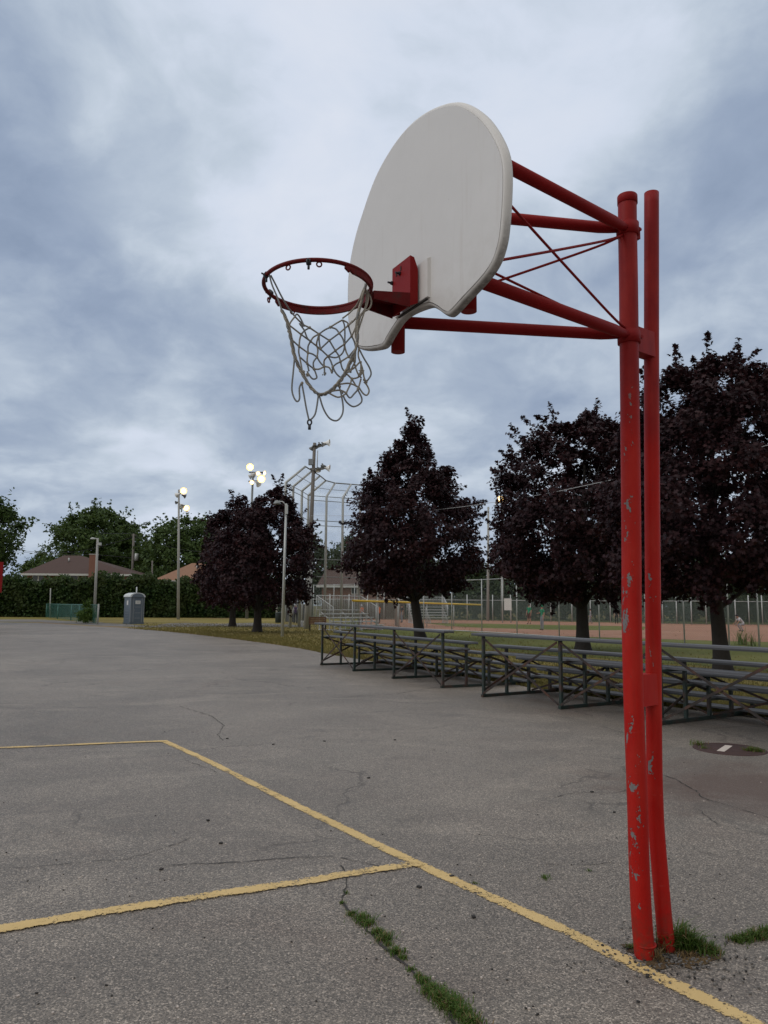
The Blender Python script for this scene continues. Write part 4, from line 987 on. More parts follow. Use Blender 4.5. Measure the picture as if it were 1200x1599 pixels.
FLN = [(470, 966.5), (560, 968), (760, 970), (954, 973), (1081, 976), (1192, 977), (1300, 979)]
fence('chain_link_fence', 'dark screened fence on the far side of the ball field', FLN, [486, 515, 545, 574, 600, 622, 655, 691, 730, 770, 798, 829, 861, 894, 923, 954, 995, 1036, 1058, 1081, 1104, 1150, 1171, 1192, 1240], 2.95, (2.35,), mesh='chain', screen=2.3, post_r=.06, rail_r=.03)
def yellow_fence():
    root = thing('yellow_capped_fence', 'low mesh fence with a yellow cap behind the silver bleachers', 'fence', COLUMN(650, 945, 58))
    xs = [(551, 938.6, 50), (588, 939.8, 53), (622, 940.6, 56), (667, 942.4, 60), (709, 943.8, 64), (753, 945, 68)]
    T = [AT(*x) for x in xs]
    m = MB(); m.tube(T, [.07]*6, 10); m.build('yellow_cap', MT['yellow_cap'], root)
    for p in T: m = MB(); m.tube([(p.x, p.y+.01, 0), (p.x, p.y+.01, p.z-.04)], .035, 8); m.build('post', MT['galv'], root)
    for a, b in zip(T, T[1:]):
        m = MB(); m.add([(a.x, a.y, .05), (b.x, b.y, .05), (b.x, b.y, b.z-.05), (a.x, a.y, a.z-.05)], [(0, 1, 2, 3)]); m.uv = [(0, 0), ((b-a).length, 0), ((b-a).length, 1.8), (0, 1.8)]; m.build('mesh_panel', MT['chain'], root)
yellow_fence()

def backstop():
    zb = 10.4
    tops = [(442, 54.7), (454, 56.5), (468, 58.7), (478.5, 61), (507.4, 61.7), (533.4, 62.3), (561, 63), (590, 63.8), (619, 64.6)]
    feet = [COLUMN(x, 945, Y) for x, Y in tops]
    root = thing('backstop', 'tall silver baseball backstop with an inward-leaning top beside the old floodlight', 'backstop', (feet[4].x, feet[4].y, 0))
    ov_ = Vector((1.35, .35, 1.25)); ov2 = Vector((.62, .9, 1.25))
    tp = []
    for i, f in enumerate(feet):
        o = ov_ if i < 4 else ov2; a = Vector((f.x, f.y, zb)); b = a+o; tp.append(b)
        m = MB(); m.tube([(f.x, f.y, 0), a, a+o*.02, b], [.11, .095, .095, .085], 8); m.build('post', MT['galv'], root)
    def rail(P, r=.03):
        m = MB(); m.tube(P, r, 6); m.build('rail', MT['galv_dark'], root)
    for z in (zb-.02, zb-.38, 8.4, 8.0, 5.3, 3.9): rail([(f.x, f.y+.06, z) for f in feet], .028)
    rail(tp, .05); rail([(p+q)/2 for p, q in zip(tp, [Vector((f.x, f.y, zb)) for f in feet])], .02)
    for i in range(len(feet)-1):
        a, b = feet[i], feet[i+1]; m = MB(); panel(m, a, b, .1, zb); m.build('mesh_panel', MT['chain'], root)
        A, B = Vector((a.x, a.y, zb)), Vector((b.x, b.y, zb)); m = MB(); m.add([A, B, tp[i+1], tp[i]], [(0, 1, 2, 3)]); L = (B-A).length; m.uv = [(0, 0), (L, 0), (L, 1.8), (0, 1.8)]; m.build('mesh_panel', MT['chain'], root)
backstop()
def dugout_fence():
    root, feet = fence('dugout_fence', 'grey fence and dark screen behind the walking person in purple', [(428, 970), (480, 974)], [432, 446, 455, 463, 472, 483], 3.4, (3.38, 1.7), post_r=.09, mesh='chain')
    a, b = feet[1], feet[-1]; m = MB(); m.prism([(a.x, a.y+.1, 0), (b.x, b.y+.1, 0), (b.x, b.y+.14, 0), (a.x, a.y+.14, 0)], (0, 0, 1.75)); mat('dark_board', (.055, .05, .055), .8); m.build('screen_board', MT['dark_board'], root)
dugout_fence()

# ------------------------------------------------------------------ silver bleachers by the field
def silver_bleacher(label, loc, rz, L=3.8, rows=5, first=1.35, step=.25, pitch=.58):
    root = thing('silver_bleacher', label, 'bleacher', loc, rz, 'silver bleachers beside the ball field')
    for i in range(rows):
        y = -i*pitch; z = first-step*i
        m = MB(); m.box((L/2, y, z), (L, .25, .04)); m.build('seat', MT['alu'], root, local=True)
        if i < rows-1: m = MB(); m.box((L/2, y-.3, z-.3), (L, .25, .035)); m.build('footboard', MT['alu'], root, local=True)
    for x in (.15, L/2, L-.15):
        m = MB()
        for i in range(rows): m.box((x, -i*pitch, (first-step*i)/2), (.05, .05, first-step*i-.04))
        m.beam((x+.03, 0, first-.1), (x+.03, -(rows-1)*pitch, .12), .03, .06); m.box((x, -(rows-1)*pitch/2, .03), (.06, (rows-1)*pitch+.2, .05)); m.build('frame', MT['alu'], root, local=True)
    m = MB(); zt = first+.98                                   # guard rails: back and both sloping ends
    m.tube([(0, .2, .1), (0, .2, zt), (L, .2, zt), (L, .2, .1)], .025, 6); m.tube([(0, .2, first), (L, .2, first)], .02, 6)
    n = 26
    for k in range(1, n): m.tube([(L*k/n, .2, first), (L*k/n, .2, zt)], .010, 4)
    m.build('back_rail', MT['alu'], root, local=True)
    for x in (0, L):
        m = MB(); e = -(rows-2)*pitch; ze = first-step*(rows-2)+.95
        m.tube([(x, .2, zt), (x, e, ze), (x, e-.02, .1)], .025, 6)
        for k in range(1, 12):
            y = .2+(e-.2)*k/12; z1 = zt+(ze-zt)*k/12; m.tube([(x, y, z1-.9), (x, y, z1)], .010, 4)
        m.build('side_rail', MT['alu'], root, local=True)
    return root
b0 = COLUMN(497, 945, 53); silver_bleacher('near silver bleacher with guard rails, behind the small dark bleacher', b0, math.radians(40), 3.9)
b1 = COLUMN(636, 945, 76); silver_bleacher('far silver bleacher seen either side of the conical maple trunk', b1, math.radians(8), 3.7, first=1.55)

# ------------------------------------------------------------------ poles and lights
def floodlight(head_parent, c, d, s, lit):
    """bell reflector pointing along d"""
    s *= .84; d = Vector(d).normalized(); R = d.to_track_quat('Z', 'Y').to_matrix()
    m = MB(); m.lathe(c, [(.02*s, -.55*s), (.13*s, -.50*s), (.15*s, -.22*s), (.20*s, -.12*s), (.42*s, .22*s), (.44*s, .24*s)], 16, rot=R)
    h = m.build('floodlight_head', MT['spun_aluminium' if (not lit and s > .6) else 'lamp_shell'], head_parent)
    m = MB(); m.lathe(c, [(.43*s, .235*s), (.30*s, .06*s), (.17*s, -.10*s), (.001, -.14*s)], 16, rot=R); m.build('reflector', MT['lamp_glow' if lit else 'reflector'], h)
    if lit: m = MB(); m.lathe(c, [(.001, -.02*s), (.16*s, .02*s), (.27*s, .14*s), (.24*s, .22*s), (.10*s, .27*s), (.001, .28*s)], 14, rot=R); m.build('lens', MT['lamp_lit'], h)
    return h
def floodpole(label, foot, top, r0, r1, heads, bars, mt='concrete', group='floodlight poles around the ball field'):
    root = thing('floodlight_pole', label, 'floodlight', (foot.x, foot.y, 0), 0, group)
    m = MB(); m.tube([Vector((foot.x, foot.y, -.1)), foot.lerp(top, .5), top], [r0, (r0+r1)/2, r1], 12); m.build('pole', MT[mt], root)
    for a, b in bars: m = MB(); m.beam(a, b, .12, .12); m.build('crossbar', MT['lamp_shell'], root)
    for c, d, s, lit in heads: floodlight(root, c, d, s, lit)
    return root
Y = 81; ft = G(278.5, 967.8); Y = ft.y
floodpole('slim grey floodlight pole with two lit lamps, left of the purple maples', ft, AT(279.5, 765, Y), .17, .10,
          [(AT(286.5, 767, Y-.4), (.35, -.9, -.12), 1.05, True), (AT(290.5, 793.5, Y-.4), (.6, -.7, -.3), .95, True), (AT(277.5, 773, Y), (-.8, .3, -.3), .8, False), (AT(276, 785, Y), (-.9, .2, -.2), .55, False), (AT(284, 790, Y+.2), (.2, .9, -.3), .8, False), (AT(288, 775, Y+.3), (.8, .5, -.3), .7, False)],
          [(AT(276, 772, Y), AT(287, 771, Y)), (AT(275, 785, Y), AT(289, 791, Y))])
ft = G(385.5, 966.5); Y = ft.y
floodpole('distant floodlight cluster with four bright lamps above the purple maples', ft, AT(395.5, 737, Y), .20, .12,
          [(AT(391, 730, Y-.4), (.05, -1, -.1), 1.25, True), (AT(408.5, 748.5, Y-.4), (.1, -1, -.1), 1.35, True), (AT(403, 739.5, Y-.3), (.3, -.8, -.3), .75, True), (AT(412, 739, Y), (.9, -.4, -.2), .8, True), (AT(394, 753.5, Y-.3), (-.1, -1, -.3), .75, True), (AT(397, 741, Y), (-.7, .6, -.3), 1.0, False), (AT(403, 756, Y), (.4, .7, -.4), 1.0, False), (AT(392, 744, Y+.3), (-.8, .2, -.4), .9, False)],
          [(AT(389, 738, Y), AT(413, 738, Y)), (AT(388, 752, Y), AT(411, 751, Y))], 'galv_dark')
ft = G(479.5, 982.5); Y = ft.y; top = AT(491.5, 692, Y)
old = floodpole('leaning wooden floodlight pole with unlit silver lamps and a grey box beside the backstop', ft, top, .21, .11,
          [(AT(487.5, 700, Y), (-.5, .5, -.7), .55, False), (AT(493, 697, Y), (.0, -.5, -.8), .55, False), (AT(499, 694.5, Y), (.2, -.5, -.8), .5, False), (AT(505, 695, Y), (.5, .3, -.8), .5, False), (AT(512, 692, Y), (.98, -.1, .02), .75, False),
           (AT(491, 736, Y), (-.2, -.5, -.8), .5, False), (AT(497, 734, Y), (.1, -.5, -.8), .55, False), (AT(503, 731, Y), (.2, .5, -.8), .5, False), (AT(505, 728, Y), (.4, -.3, -.8), .5, False), (AT(512, 731.5, Y), (.98, -.1, -.1), .75, False)],
          [(AT(486, 702, Y), AT(512, 693, Y)), (AT(484, 733, Y), AT(512, 731, Y))], 'wood_pole')
m = MB(); m.tube([AT(496.5, 704, Y), AT(495.5, 730, Y)], .03, 6); m.build('conduit', MT['galv'], old)
m = MB(); m.box(AT(485.8, 722, Y-.15), (.34, .3, .42)); m.build('ballast_box', MT['toilet_trim'], old)
m = MB(); m.tube([ft+Vector((0, -.02, 0)), AT(484.5, 878, Y-.02)], [.245, .205], 12); m.build('steel_sleeve', MT['concrete'], old)
ft = G(441, 995); Y = ft.y
root = thing('street_light', 'thin grey light pole standing on the grass in front of the purple maples', 'street light', (ft.x, ft.y, 0))
m = MB(); m.tube([ft, AT(447.2, 787, Y)], [.085, .055], 10); m.build('pole', MT['galv'], root)
m = MB(); m.tube([AT(447.2, 790, Y), AT(442, 784, Y), AT(435, 783, Y)], .03, 8); m.build('arm', MT['galv'], root)
m = MB(); m.lathe(AT(433, 785.5, Y), [(.01, .14), (.12, .10), (.20, -.02), (.22, -.08), (.01, -.10)], 12); m.build('lamp_head', MT['galv_dark'], root)
m = MB(); m.box(AT(447.5, 796, Y-.08), (.16, .14, .5)); m.build('control_box', MT['galv'], root)
Y = 92
floodpole('far floodlight with one lit lamp peeping out left of the second maple', COLUMN(784.5, 945, Y), AT(785, 783, Y), .20, .13, [(AT(782.5, 780, Y-.4), (-.3, -.9, -.1), 1.1, True), (AT(790, 782, Y), (.7, .6, -.3), .9, False), (AT(776, 787, Y), (-.9, -.1, -.2), .6, False)], [(AT(775, 785, Y), AT(792, 785, Y))])
f = COLUMN(762, 945, 88); root = thing('utility_pole', 'plain grey pole rising between the conical maple and the second maple', 'pole', f); m = MB(); m.tube([f, AT(763, 792, 88)], [.17, .11], 10); m.build('pole', MT['concrete'], root); m = MB(); m.tube([AT(761, 794, 88), AT(765, 794, 88)], .04, 6); m.build('top_bracket', MT['galv_dark'], root)
f = G(147, 972); Y = f.y
root = thing('street_light', 'pale street light with a small head in front of the brick chimney', 'street light', (f.x, f.y, 0))
m = MB(); m.tube([f, AT(152.6, 841, Y)], [.13, .10], 10); m.build('pole', MT['concrete'], root); m = MB(); m.tube([AT(152.6, 842, Y), AT(148, 841, Y)], .035, 6); m.build('arm', MT['galv'], root); m = MB(); m.lathe(AT(145, 841.8, Y), [(.01, .12), (.16, .08), (.26, -.04), (.01, -.08)], 12); m.build('lamp_head', MT['galv'], root); m = MB(); m.box(AT(155.5, 850, Y), (.3, .2, .25)); m.build('junction_box', MT['galv'], root)
Y = 118; f = COLUMN(205.5, 945, Y)
root = thing('utility_pole', 'wooden utility pole with a grey transformer behind the hedge', 'utility pole', f)
m = MB(); m.tube([f, AT(209, 834, Y)], [.24, .17], 8); m.build('pole', MT['wood_pole'], root); m = MB(); m.lathe(AT(213.5, 870, Y), [(.01, -.62), (.30, -.60), (.32, 0), (.30, .5), (.01, .55)], 12); m.build('transformer', MT['galv'], root); m = MB(); m.beam(AT(205, 836, Y), AT(213, 836, Y), .1, .12); m.build('crossarm', MT['wood_pole'], root)
f = COLUMN(237.5, 945, 110); root = thing('utility_pole', 'short thin wooden pole between the two roofs behind the hedge', 'utility pole', f); m = MB(); m.tube([f, AT(238, 876, 110)], [.14, .10], 8); m.build('pole', MT['wood_pole'], root); m = MB(); m.beam(AT(236, 878, 110), AT(240, 878, 110), .06, .08); m.build('crossarm', MT['wood_pole'], root)
def cable(label, pts, r, mt, name='overhead_cable'):
    m = MB(); m.tube(spline(pts, 8), r, 5); tag(m.build(name, MT[mt]), label, 'cable')
Yp = 54
cable('thin overhead cable crossing in front of the purple maples', [AT(486, 806, 54), AT(560, 805.5, 47), AT(615, 802, 41.5), AT(700, 794.5, 36), AT(777, 784, 31), AT(860, 770, 27.5), AT(960, 749, 24.5), AT(1040, 734, 22.3), AT(1120, 716, 20), AT(1200, 695.5, 17.6), AT(1300, 666, 15.6)], .010, 'wire')
cable('dark cable from the transformer pole running left to the street light', [AT(209, 833, 118), AT(180, 834, 100), AT(153, 832.5, 76)], .02, 'wire_dark')
cable('dark cable sagging right from the transformer pole', [AT(209, 838, 118), AT(300, 861, 110), AT(400, 852, 104), AT(500, 834, 100)], .02, 'wire_dark')
cable('dark cable from the transformer pole to the left edge', [AT(209, 839, 118), AT(120, 862, 118), AT(40, 861, 118), AT(-30, 850, 118)], .025, 'wire_dark')
cable('lower dark cable behind the brown roof', [AT(208, 872, 118), AT(150, 867, 118), AT(80, 866, 118), AT(-30, 858, 118)], .025, 'wire_dark')

# ------------------------------------------------------------------ portable toilet
def toilet():
    f = G(206.5, 975); rz = math.radians(42); S = 1.06
    root = thing('portable_toilet', 'grey portable toilet with pale domed roof on the grass before the hedge', 'portable toilet', (f.x, f.y+.3, .01), rz)
    root.scale = (S, S, S)
    B = lambda m, n, mt, p=root: m.build(n, MT[mt], p, local=True)
    m = MB(); w = 1.12; h = 2.02
    m.prism([(-w/2, -w/2, .1), (w/2, -w/2, .1), (w/2, w/2, .1), (-w/2, w/2, .1)], (0, 0, h)); B(m, 'cabin', 'toilet_wall')
    m = MB(); m.box((0, 0, .05), (w+.08, w+.08, .1)); B(m, 'skid_base', 'toilet_door')
    m = MB(); m.box((0.03, -w/2-.012, 1.06), (.62, .022, 1.78)); d = B(m, 'door', 'toilet_door')
    m = MB(); m.box((-.27+.03, -w/2-.03, 1.05), (.03, .02, .16)); m.build('handle', MT['toilet_trim'], d, local=True)
    for z in (.45, .85, 1.3): m = MB(); m.box((.03, -w/2-.028, z), (.46, .012, .04)); m.build('rib', MT['toilet_trim'], d, local=True)
    m = MB(); m.box((.03, -w/2-.034, 1.66), (.40, .012, .26)); s_ = m.build('notice', MT['white_sign'], d, local=True)
    for k, ww in enumerate((.30, .22, .32)): m = MB(); m.box((.03, -w/2-.0415, 1.72-.06*k), (ww, .003, .018)); m.build('text_row', MT['galv_dark'], s_, local=True)
    for x in (-.31, .37, -w/2+.02, w/2-.02): m = MB(); m.box((x, -w/2-.012, 1.08), (.05, .045, 1.9)); B(m, 'corner_trim', 'toilet_trim')
    for z in (.4, .6, .8, 1.0): m = MB(); m.box((-w/2-.008, 0, z), (.02, .55, .03)); B(m, 'vent_slat', 'toilet_trim')
    m = MB(); m.box((-w/2-.008, -.05, 1.62), (.02, .24, .34)); B(m, 'side_notice', 'white_sign')
    # arched translucent roof
    m = MB(); pts = []
    for i in range(13):
        a = math.pi*i/12; pts.append((math.cos(a)*(w/2+.06), 2.10+math.sin(a)*.30))
    m.prism([(x, -w/2-.06, z) for x, z in pts]+[(-w/2-.06, -w/2-.06, 2.06), (w/2+.06, -w/2-.06, 2.06)], (0, w+.12, 0)); B(m, 'roof', 'toilet_roof')
    m = MB(); m.prism([(x*.8, -w/2-.068, z-.05) for x, z in pts], (0, .02, 0)); B(m, 'gable_panel', 'toilet_wall')
    m = MB(); m.tube([(.30, .35, 2.2), (.30, .35, 2.86)], .05, 10); B(m, 'vent_pipe', 'toilet_roof')
toilet()

# ------------------------------------------------------------------ small teal fence, shrub
def teal_fence():
    a, b, c = COLUMN(73, 945, 88), COLUMN(112, 945, 74), COLUMN(154, 945, 62)
    root = thing('teal_fence', 'small teal-green mesh enclosure at the left by the shrub', 'fence', a)
    P = [a, a.lerp(b, .5), b, b.lerp(c, .33), b.lerp(c, .67), c]; H = 1.55
    for p in P: m = MB(); m.tube([(p.x, p.y, 0), (p.x, p.y, H)], .05, 8); m.build('post', MT['teal_metal'], root)
    m = MB(); m.tube([(p.x, p.y, H-.03) for p in P], .035, 6); m.build('top_rail', MT['teal_metal'], root)
    for p, q in zip(P, P[1:]): m = MB(); panel(m, p, q, .05, H-.05); m.build('mesh_panel', MT['chain_green'], root)
    f = COLUMN(154, 945, 61.5); r2 = thing('gate_post', 'pale steel gate post at the near end of the teal fence', 'post', f); m = MB(); m.tube([f, (f.x, f.y, 1.55)], .07, 8); m.build('post', MT['concrete'], r2); m = MB(); m.lathe((f.x, f.y, 1.55), [(.075, 0), (.06, .05), (.005, .08)], 10); m.build('cap', MT['concrete'], r2)
    f = COLUMN(79, 945, 86); r3 = thing('grey_post', 'short grey post standing before the hedge above the teal fence', 'post', f); m = MB(); m.tube([f, AT(79, 920, 86)], .06, 8); m.build('post', MT['concrete'], r3); m = MB(); m.lathe(AT(79, 920, 86), [(.065, 0), (.05, .05), (.005, .08)], 10); m.build('cap', MT['concrete'], r3)
teal_fence()
tree('shrub', 'bushy green shrub in front of the teal fence', G(134, 974), 1.75, .1, [(0, .8), (.3, 1), (.6, .9), (1, .3)], .85, 2600, .13, MT['weed'], BK, 301, .04, ncl=40, shape=OVAL, clr=.28, cat='shrub')

# ------------------------------------------------------------------ houses
def hip_house(name, label, px0, px1, eave_y, ridge_y, ridge_px, Y, depth, roof, wins=(), chim=None, group='houses behind the ball field', wall_y=None):
    A, B = AT(px0, eave_y[0], Y), AT(px1, eave_y[1], Y); ez = (A.z+B.z)/2; R0 = AT(ridge_px[0], ridge_y, Y+depth/2); R1 = AT(ridge_px[1], ridge_y, Y+depth/2); rz = (R0.z+R1.z)/2
    root = thing(name, label, 'house', ((A.x+B.x)/2, Y, 0), 0, group)
    x0, x1 = A.x, B.x; i = .6
    m = MB(); m.prism([(x0+i, Y+i, 0), (x1-i, Y+i, 0), (x1-i, Y+depth-i, 0), (x0+i, Y+depth-i, 0)], (0, 0, ez-.02)); w = m.build('wall', MT['brick'], root)
    m = MB(); m.add([(x0, Y, ez), (x1, Y, ez), (x1, Y+depth, ez), (x0, Y+depth, ez), (R0.x, Y+depth/2, rz), (R1.x, Y+depth/2, rz)], [(0, 1, 5, 4), (1, 2, 5), (2, 3, 4, 5), (3, 0, 4), (3, 2, 1, 0)]); rf = m.build('roof', MT[roof], root)
    m = MB(); m.box(((x0+x1)/2, Y-.06, ez-.13), (x1-x0+.1, .12, .26)); m.build('gutter', MT['gutter'], root)
    m = MB(); p = Vector(((R0.x+R1.x)/2+.5, Y+depth*.32, ez+(rz-ez)*.64)); m.tube([p, p+Zz*.55], .10, 8); m.build('roof_vent', MT['galv'], rf)
    if chim:
        cx, cy0, cyw = chim; a = AT(cx, cy0, Y-.4); m = MB(); m.box((a.x, Y-.35, a.z/2), (cyw, .9, a.z)); c = m.build('chimney', MT['brick'], root)
        m = MB(); m.box((a.x, Y-.35, a.z+.06), (cyw+.1, 1.0, .12)); m.build('chimney_cap', MT['concrete'], c)
    for (wx, wy, ww, wh) in wins:
        c = AT(wx, wy, Y+i); m = MB(); m.box((c.x, Y+i-.03, c.z), (ww, .08, wh)); fr = m.build('window', MT['white_trim'], root)
        for sx in (-.25, .25): m = MB(); m.box((c.x+sx*ww, Y+i-.08, c.z), (ww*.40, .03, wh-.2)); m.build('pane', MT['window_glass'], fr)
    return root
hip_house('house', 'low brick house with a dark brown hip roof and tall chimney behind the hedge', 33, 208, (893, 900), 868, (100, 126), 104, 13, 'roof_brown', [(60, 905, 1.6, 1.2), (110, 905, 2.2, 1.2), (172, 906, 2.4, 1.1)], (146.5, 867, .85))
hip_house('house', 'house with an orange-brown roof partly behind the floodlight pole', 238, 345, (906, 908), 880, (300, 318), 100, 13, 'roof_orange', [(262, 912, 1.4, 1.0), (300, 912, 1.4, 1.0)])
hip_house('house', 'brown-roofed brick house seen through the backstop fencing', 495, 640, (913, 917), 889, (510, 548), 96, 14, 'roof_brown', [(558, 922, 1.5, 1.1), (600, 923, 1.4, 1.0)])

# red painted post of something just outside the left edge
f = AT(-6, 925, 58)
root = thing('red_panel', 'red painted steel panel on a post cut off by the left edge', 'panel', COLUMN(-6, 945, 58))
m = MB(); m.box((AT(-5, 900, 58).x, 58, (AT(0, 878, 58).z+AT(0, 926, 58).z)/2), (.85, .12, AT(0, 878, 58).z-AT(0, 926, 58).z)); m.build('panel', MT['red'], root)
m = MB(); m.tube([(AT(-8, 900, 58).x, 58.1, 0), (AT(-8, 900, 58).x, 58.1, AT(0, 880, 58).z)], .08, 10); m.build('post', MT['red'], root)

# notice board, bin, bench, bucket
c = COLUMN(793.5, 945, 79); root = thing('notice_board', 'blank cream notice board on two grey posts in front of the far fence', 'sign', c)
a, b = AT(788.5, 935, 79), AT(798.5, 953.5, 79)
m = MB(); m.box(((a.x+b.x)/2, 79, (a.z+b.z)/2), (b.x-a.x+.1, .05, a.z-b.z)); m.build('board', MT['white_sign'], root)
for x in (785, 798): p = COLUMN(x, 945, 79.1); m = MB(); m.tube([p, (p.x, p.y, a.z if x > 790 else 4.6)], .06, 8); m.build('post', MT['galv'], root)
c = G(435, 973); root = thing('litter_bin', 'black litter bin left of the person in purple', 'bin', c); m = MB(); m.lathe(c, [(.26, 0), (.30, .05), (.31, .8), (.30, .84)], 14); m.build('barrel', MT['bin_green'], root); m = MB(); m.lathe(c, [(.32, .84), (.33, .88), (.22, .96), (.01, .98)], 14); m.build('lid', MT['bin_green'], root)
c = G(471, 979); root = thing('white_bucket', 'small white bucket at the foot of the leaning floodlight pole', 'bucket', c); m = MB(); m.lathe(c, [(.10, 0), (.13, .02), (.17, .40), (.18, .42)], 14); m.build('pail', MT['plastic_white'], root); m = MB(); m.lathe(c, [(.185, .40), (.185, .44), (.01, .45)], 14); m.build('lid', MT['plastic_white'], root)
def bench():
    c = COLUMN(497, 945, 50.5); root = thing('wooden_bench', 'brown wooden bench with a slatted back beside the near silver bleacher', 'bench', c, math.radians(8))
    for k in range(4): m = MB(); m.box((0, .28+.02*k, .52+.11*k), (1.15, .035, .09), Matrix.Rotation(-.15, 3, 'X')); m.build('back_slat', MT['brown_wood'], root, local=True)
    for k in range(3): m = MB(); m.box((0, -.18+.15*k, .44), (1.15, .13, .035)); m.build('seat_slat', MT['brown_wood'], root, local=True)
    for x in (-.5, .5): m = MB(); m.beam((x, .32, 0), (x, .36, .92), .06, .06); m.beam((x, -.2, 0), (x, -.2, .43), .06, .06); m.beam((x, -.2, .41), (x, .32, .41), .05, .05); m.build('leg', MT['rust_metal'], root, local=True)
bench()

# ------------------------------------------------------------------ people
def person(label, foot, face, h, pose, shirt, trouser, hair='cloth_hairc', cap=None, shorts=False, longsleeve=False, group=None, held=None, carry=None, sleeve=None):
    """skinned skeleton -> one continuous body; face = heading in radians (0 faces +Y)"""
    s = h/1.75
    J = {'pel': (0, 0, .95), 'waist': (0, 0, 1.08), 'chest': (0, 0, 1.30), 'neck': (0, 0, 1.47), 'neck2': (0, .01, 1.53), 'head': (0, .02, 1.62), 'crown': (0, .01, 1.71),
         'shL': (-.18, 0, 1.42), 'elL': (-.24, -.01, 1.14), 'wrL': (-.26, .06, .89), 'haL': (-.26, .09, .80), 'shR': (.18, 0, 1.42), 'elR': (.24, -.01, 1.14), 'wrR': (.26, .06, .89), 'haR': (.26, .09, .80),
         'hiL': (-.10, 0, .90), 'knL': (-.11, .03, .50), 'anL': (-.12, 0, .09), 'toL': (-.13, .15, .04), 'hiR': (.10, 0, .90), 'knR': (.11, .03, .50), 'anR': (.12, 0, .09), 'toR': (.13, .15, .04)}
    J.update(pose)
    rad = {'pel': .14, 'waist': .125, 'chest': .145, 'neck': .075, 'neck2': .055, 'head': .095, 'crown': .07, 'sh': .062, 'el': .043, 'wr': .03, 'ha': .035, 'hi': .09, 'kn': .062, 'an': .042, 'to': .04}
    names = list(J); vi = {n: i for i, n in enumerate(names)}
    E = [('pel', 'waist'), ('waist', 'chest'), ('chest', 'neck'), ('neck', 'neck2'), ('neck2', 'head'), ('head', 'crown')]
    for q in 'LR': E += [('chest', 'sh'+q), ('sh'+q, 'el'+q), ('el'+q, 'wr'+q), ('wr'+q, 'ha'+q), ('pel', 'hi'+q), ('hi'+q, 'kn'+q), ('kn'+q, 'an'+q), ('an'+q, 'to'+q)]
    me = bpy.data.meshes.new('tmp'); me.from_pydata([Vector(J[n])*s for n in names], [(vi[a], vi[b]) for a, b in E], [])
    ob = bpy.data.objects.new('tmp', me); COL.objects.link(ob)
    md = ob.modifiers.new('s', 'SKIN'); md.use_smooth_shade = True; sk = me.skin_vertices[0].data
    for n in names:
        r_ = rad.get(n) or rad[n[:2]]; wx = 1.0
        sk[vi[n]].radius = (r_*s, r_*s*(.8 if n in ('chest', 'waist', 'pel') else 1)); sk[vi[n]].use_root = (n == 'pel')
    ob.modifiers.new('u', 'SUBSURF').levels = 1
    dg = bpy.context.evaluated_depsgraph_get(); ev = ob.evaluated_get(dg); m2 = bpy.data.meshes.new_from_object(ev)
    V = [v.co.copy() for v in m2.vertices]; Fc = [list(p.vertices) for p in m2.polygons]
    bpy.data.objects.remove(ob); bpy.data.meshes.remove(me)
    def near_bone(c):
        best = None
        for a, b in E:
            A, B = Vector(J[a])*s, Vector(J[b])*s; t = max(0, min(1, (c-A).dot(B-A)/max(1e-9, (B-A).length_squared))); d = (c-A.lerp(B, t)).length
            if best is None or d < best[0]: best = (d, a, b, t)
        return best
    root = thing('person', label, 'person', (foot.x, foot.y, foot.z), face, group)
    mb = MB(); mb.v = [tuple(v) for v in V]
    for f in Fc:
        c = sum((V[i] for i in f), Vector())/len(f); d, a, b, t = near_bone(c); k = b[:2]
        mi = 0
        if b in ('waist', 'chest', 'neck') or k == 'sh': mi = 1
        elif k == 'el': mi = 4 if longsleeve else (1 if t < .75 else 0)
        elif k == 'wr': mi = 4 if longsleeve else 0
        elif k == 'hi' or a == 'pel': mi = 2 if k == 'hi' else 1
        elif k == 'kn': mi = 2
        elif k == 'an': mi = 0 if shorts else 2
        elif k == 'to': mi = 3
        mb.f.append(f); mb.m.append(mi); mb.sm.append(True)
    # fingers and thumb on each hand, nose and ears on the head
    for q in 'LR':
        w_, h_ = Vector(J['wr'+q])*s, Vector(J['ha'+q])*s; d = (h_-w_).normalized(); sd_ = d.cross(Vector((1, 0, 0))).normalized() if abs(d.x) < .9 else Vector((0, 1, 0)); inn = sd_.cross(d)
        for i in range(4):
            o = sd_*(.026-.017*i)*s; L = (.075, .085, .08, .062)[i]*s; b0_ = h_+o+d*.012*s; mb.tube([b0_, b0_+d*L*.55+inn*.006*s, b0_+d*L*.9+inn*.028*s], [.0095*s, .0085*s, .006*s], 6)
        t0 = w_.lerp(h_, .6)+sd_*.03*s; mb.tube([t0, t0+sd_*.022*s+d*.03*s, t0+sd_*.026*s+d*.06*s], [.011*s, .0095*s, .007*s], 6)
    hd = Vector(J['head'])*s; mb.tube([hd+Vector((0, .085, .0))*s, hd+Vector((0, .112, -.018))*s], [.010*s, .014*s], 6)
    for x in (-.098, .098): mb.tube([hd+Vector((x*.93, 0, -.02))*s, hd+Vector((x, -.012, .025))*s], [.014*s, .012*s], 6)
    mb.build('body', [MT['skin'], MT[shirt], MT[trouser], MT['cloth_shoe'], MT[sleeve or shirt]], root, local=True)
    top = Vector(J['crown'])*s
    m = MB(); m.lathe(hd+Vector((0, -.008*s, 0)), [(.107*s, -.01*s), (.112*s, .03*s), (.105*s, .07*s), (.075*s, .115*s), (.03*s, .135*s), (.001, .138*s)], 14)
    if cap: m.box(hd+Vector((0, .13, .045))*s, (.13*s, .10*s, .012*s))
    m.build('cap' if cap else 'hair', MT[cap or hair], root, local=True)
    m = MB()
    for x in (-.034, .034): m.box(hd+Vector((x, .096, .012))*s, (.018*s, .006*s, .010*s))
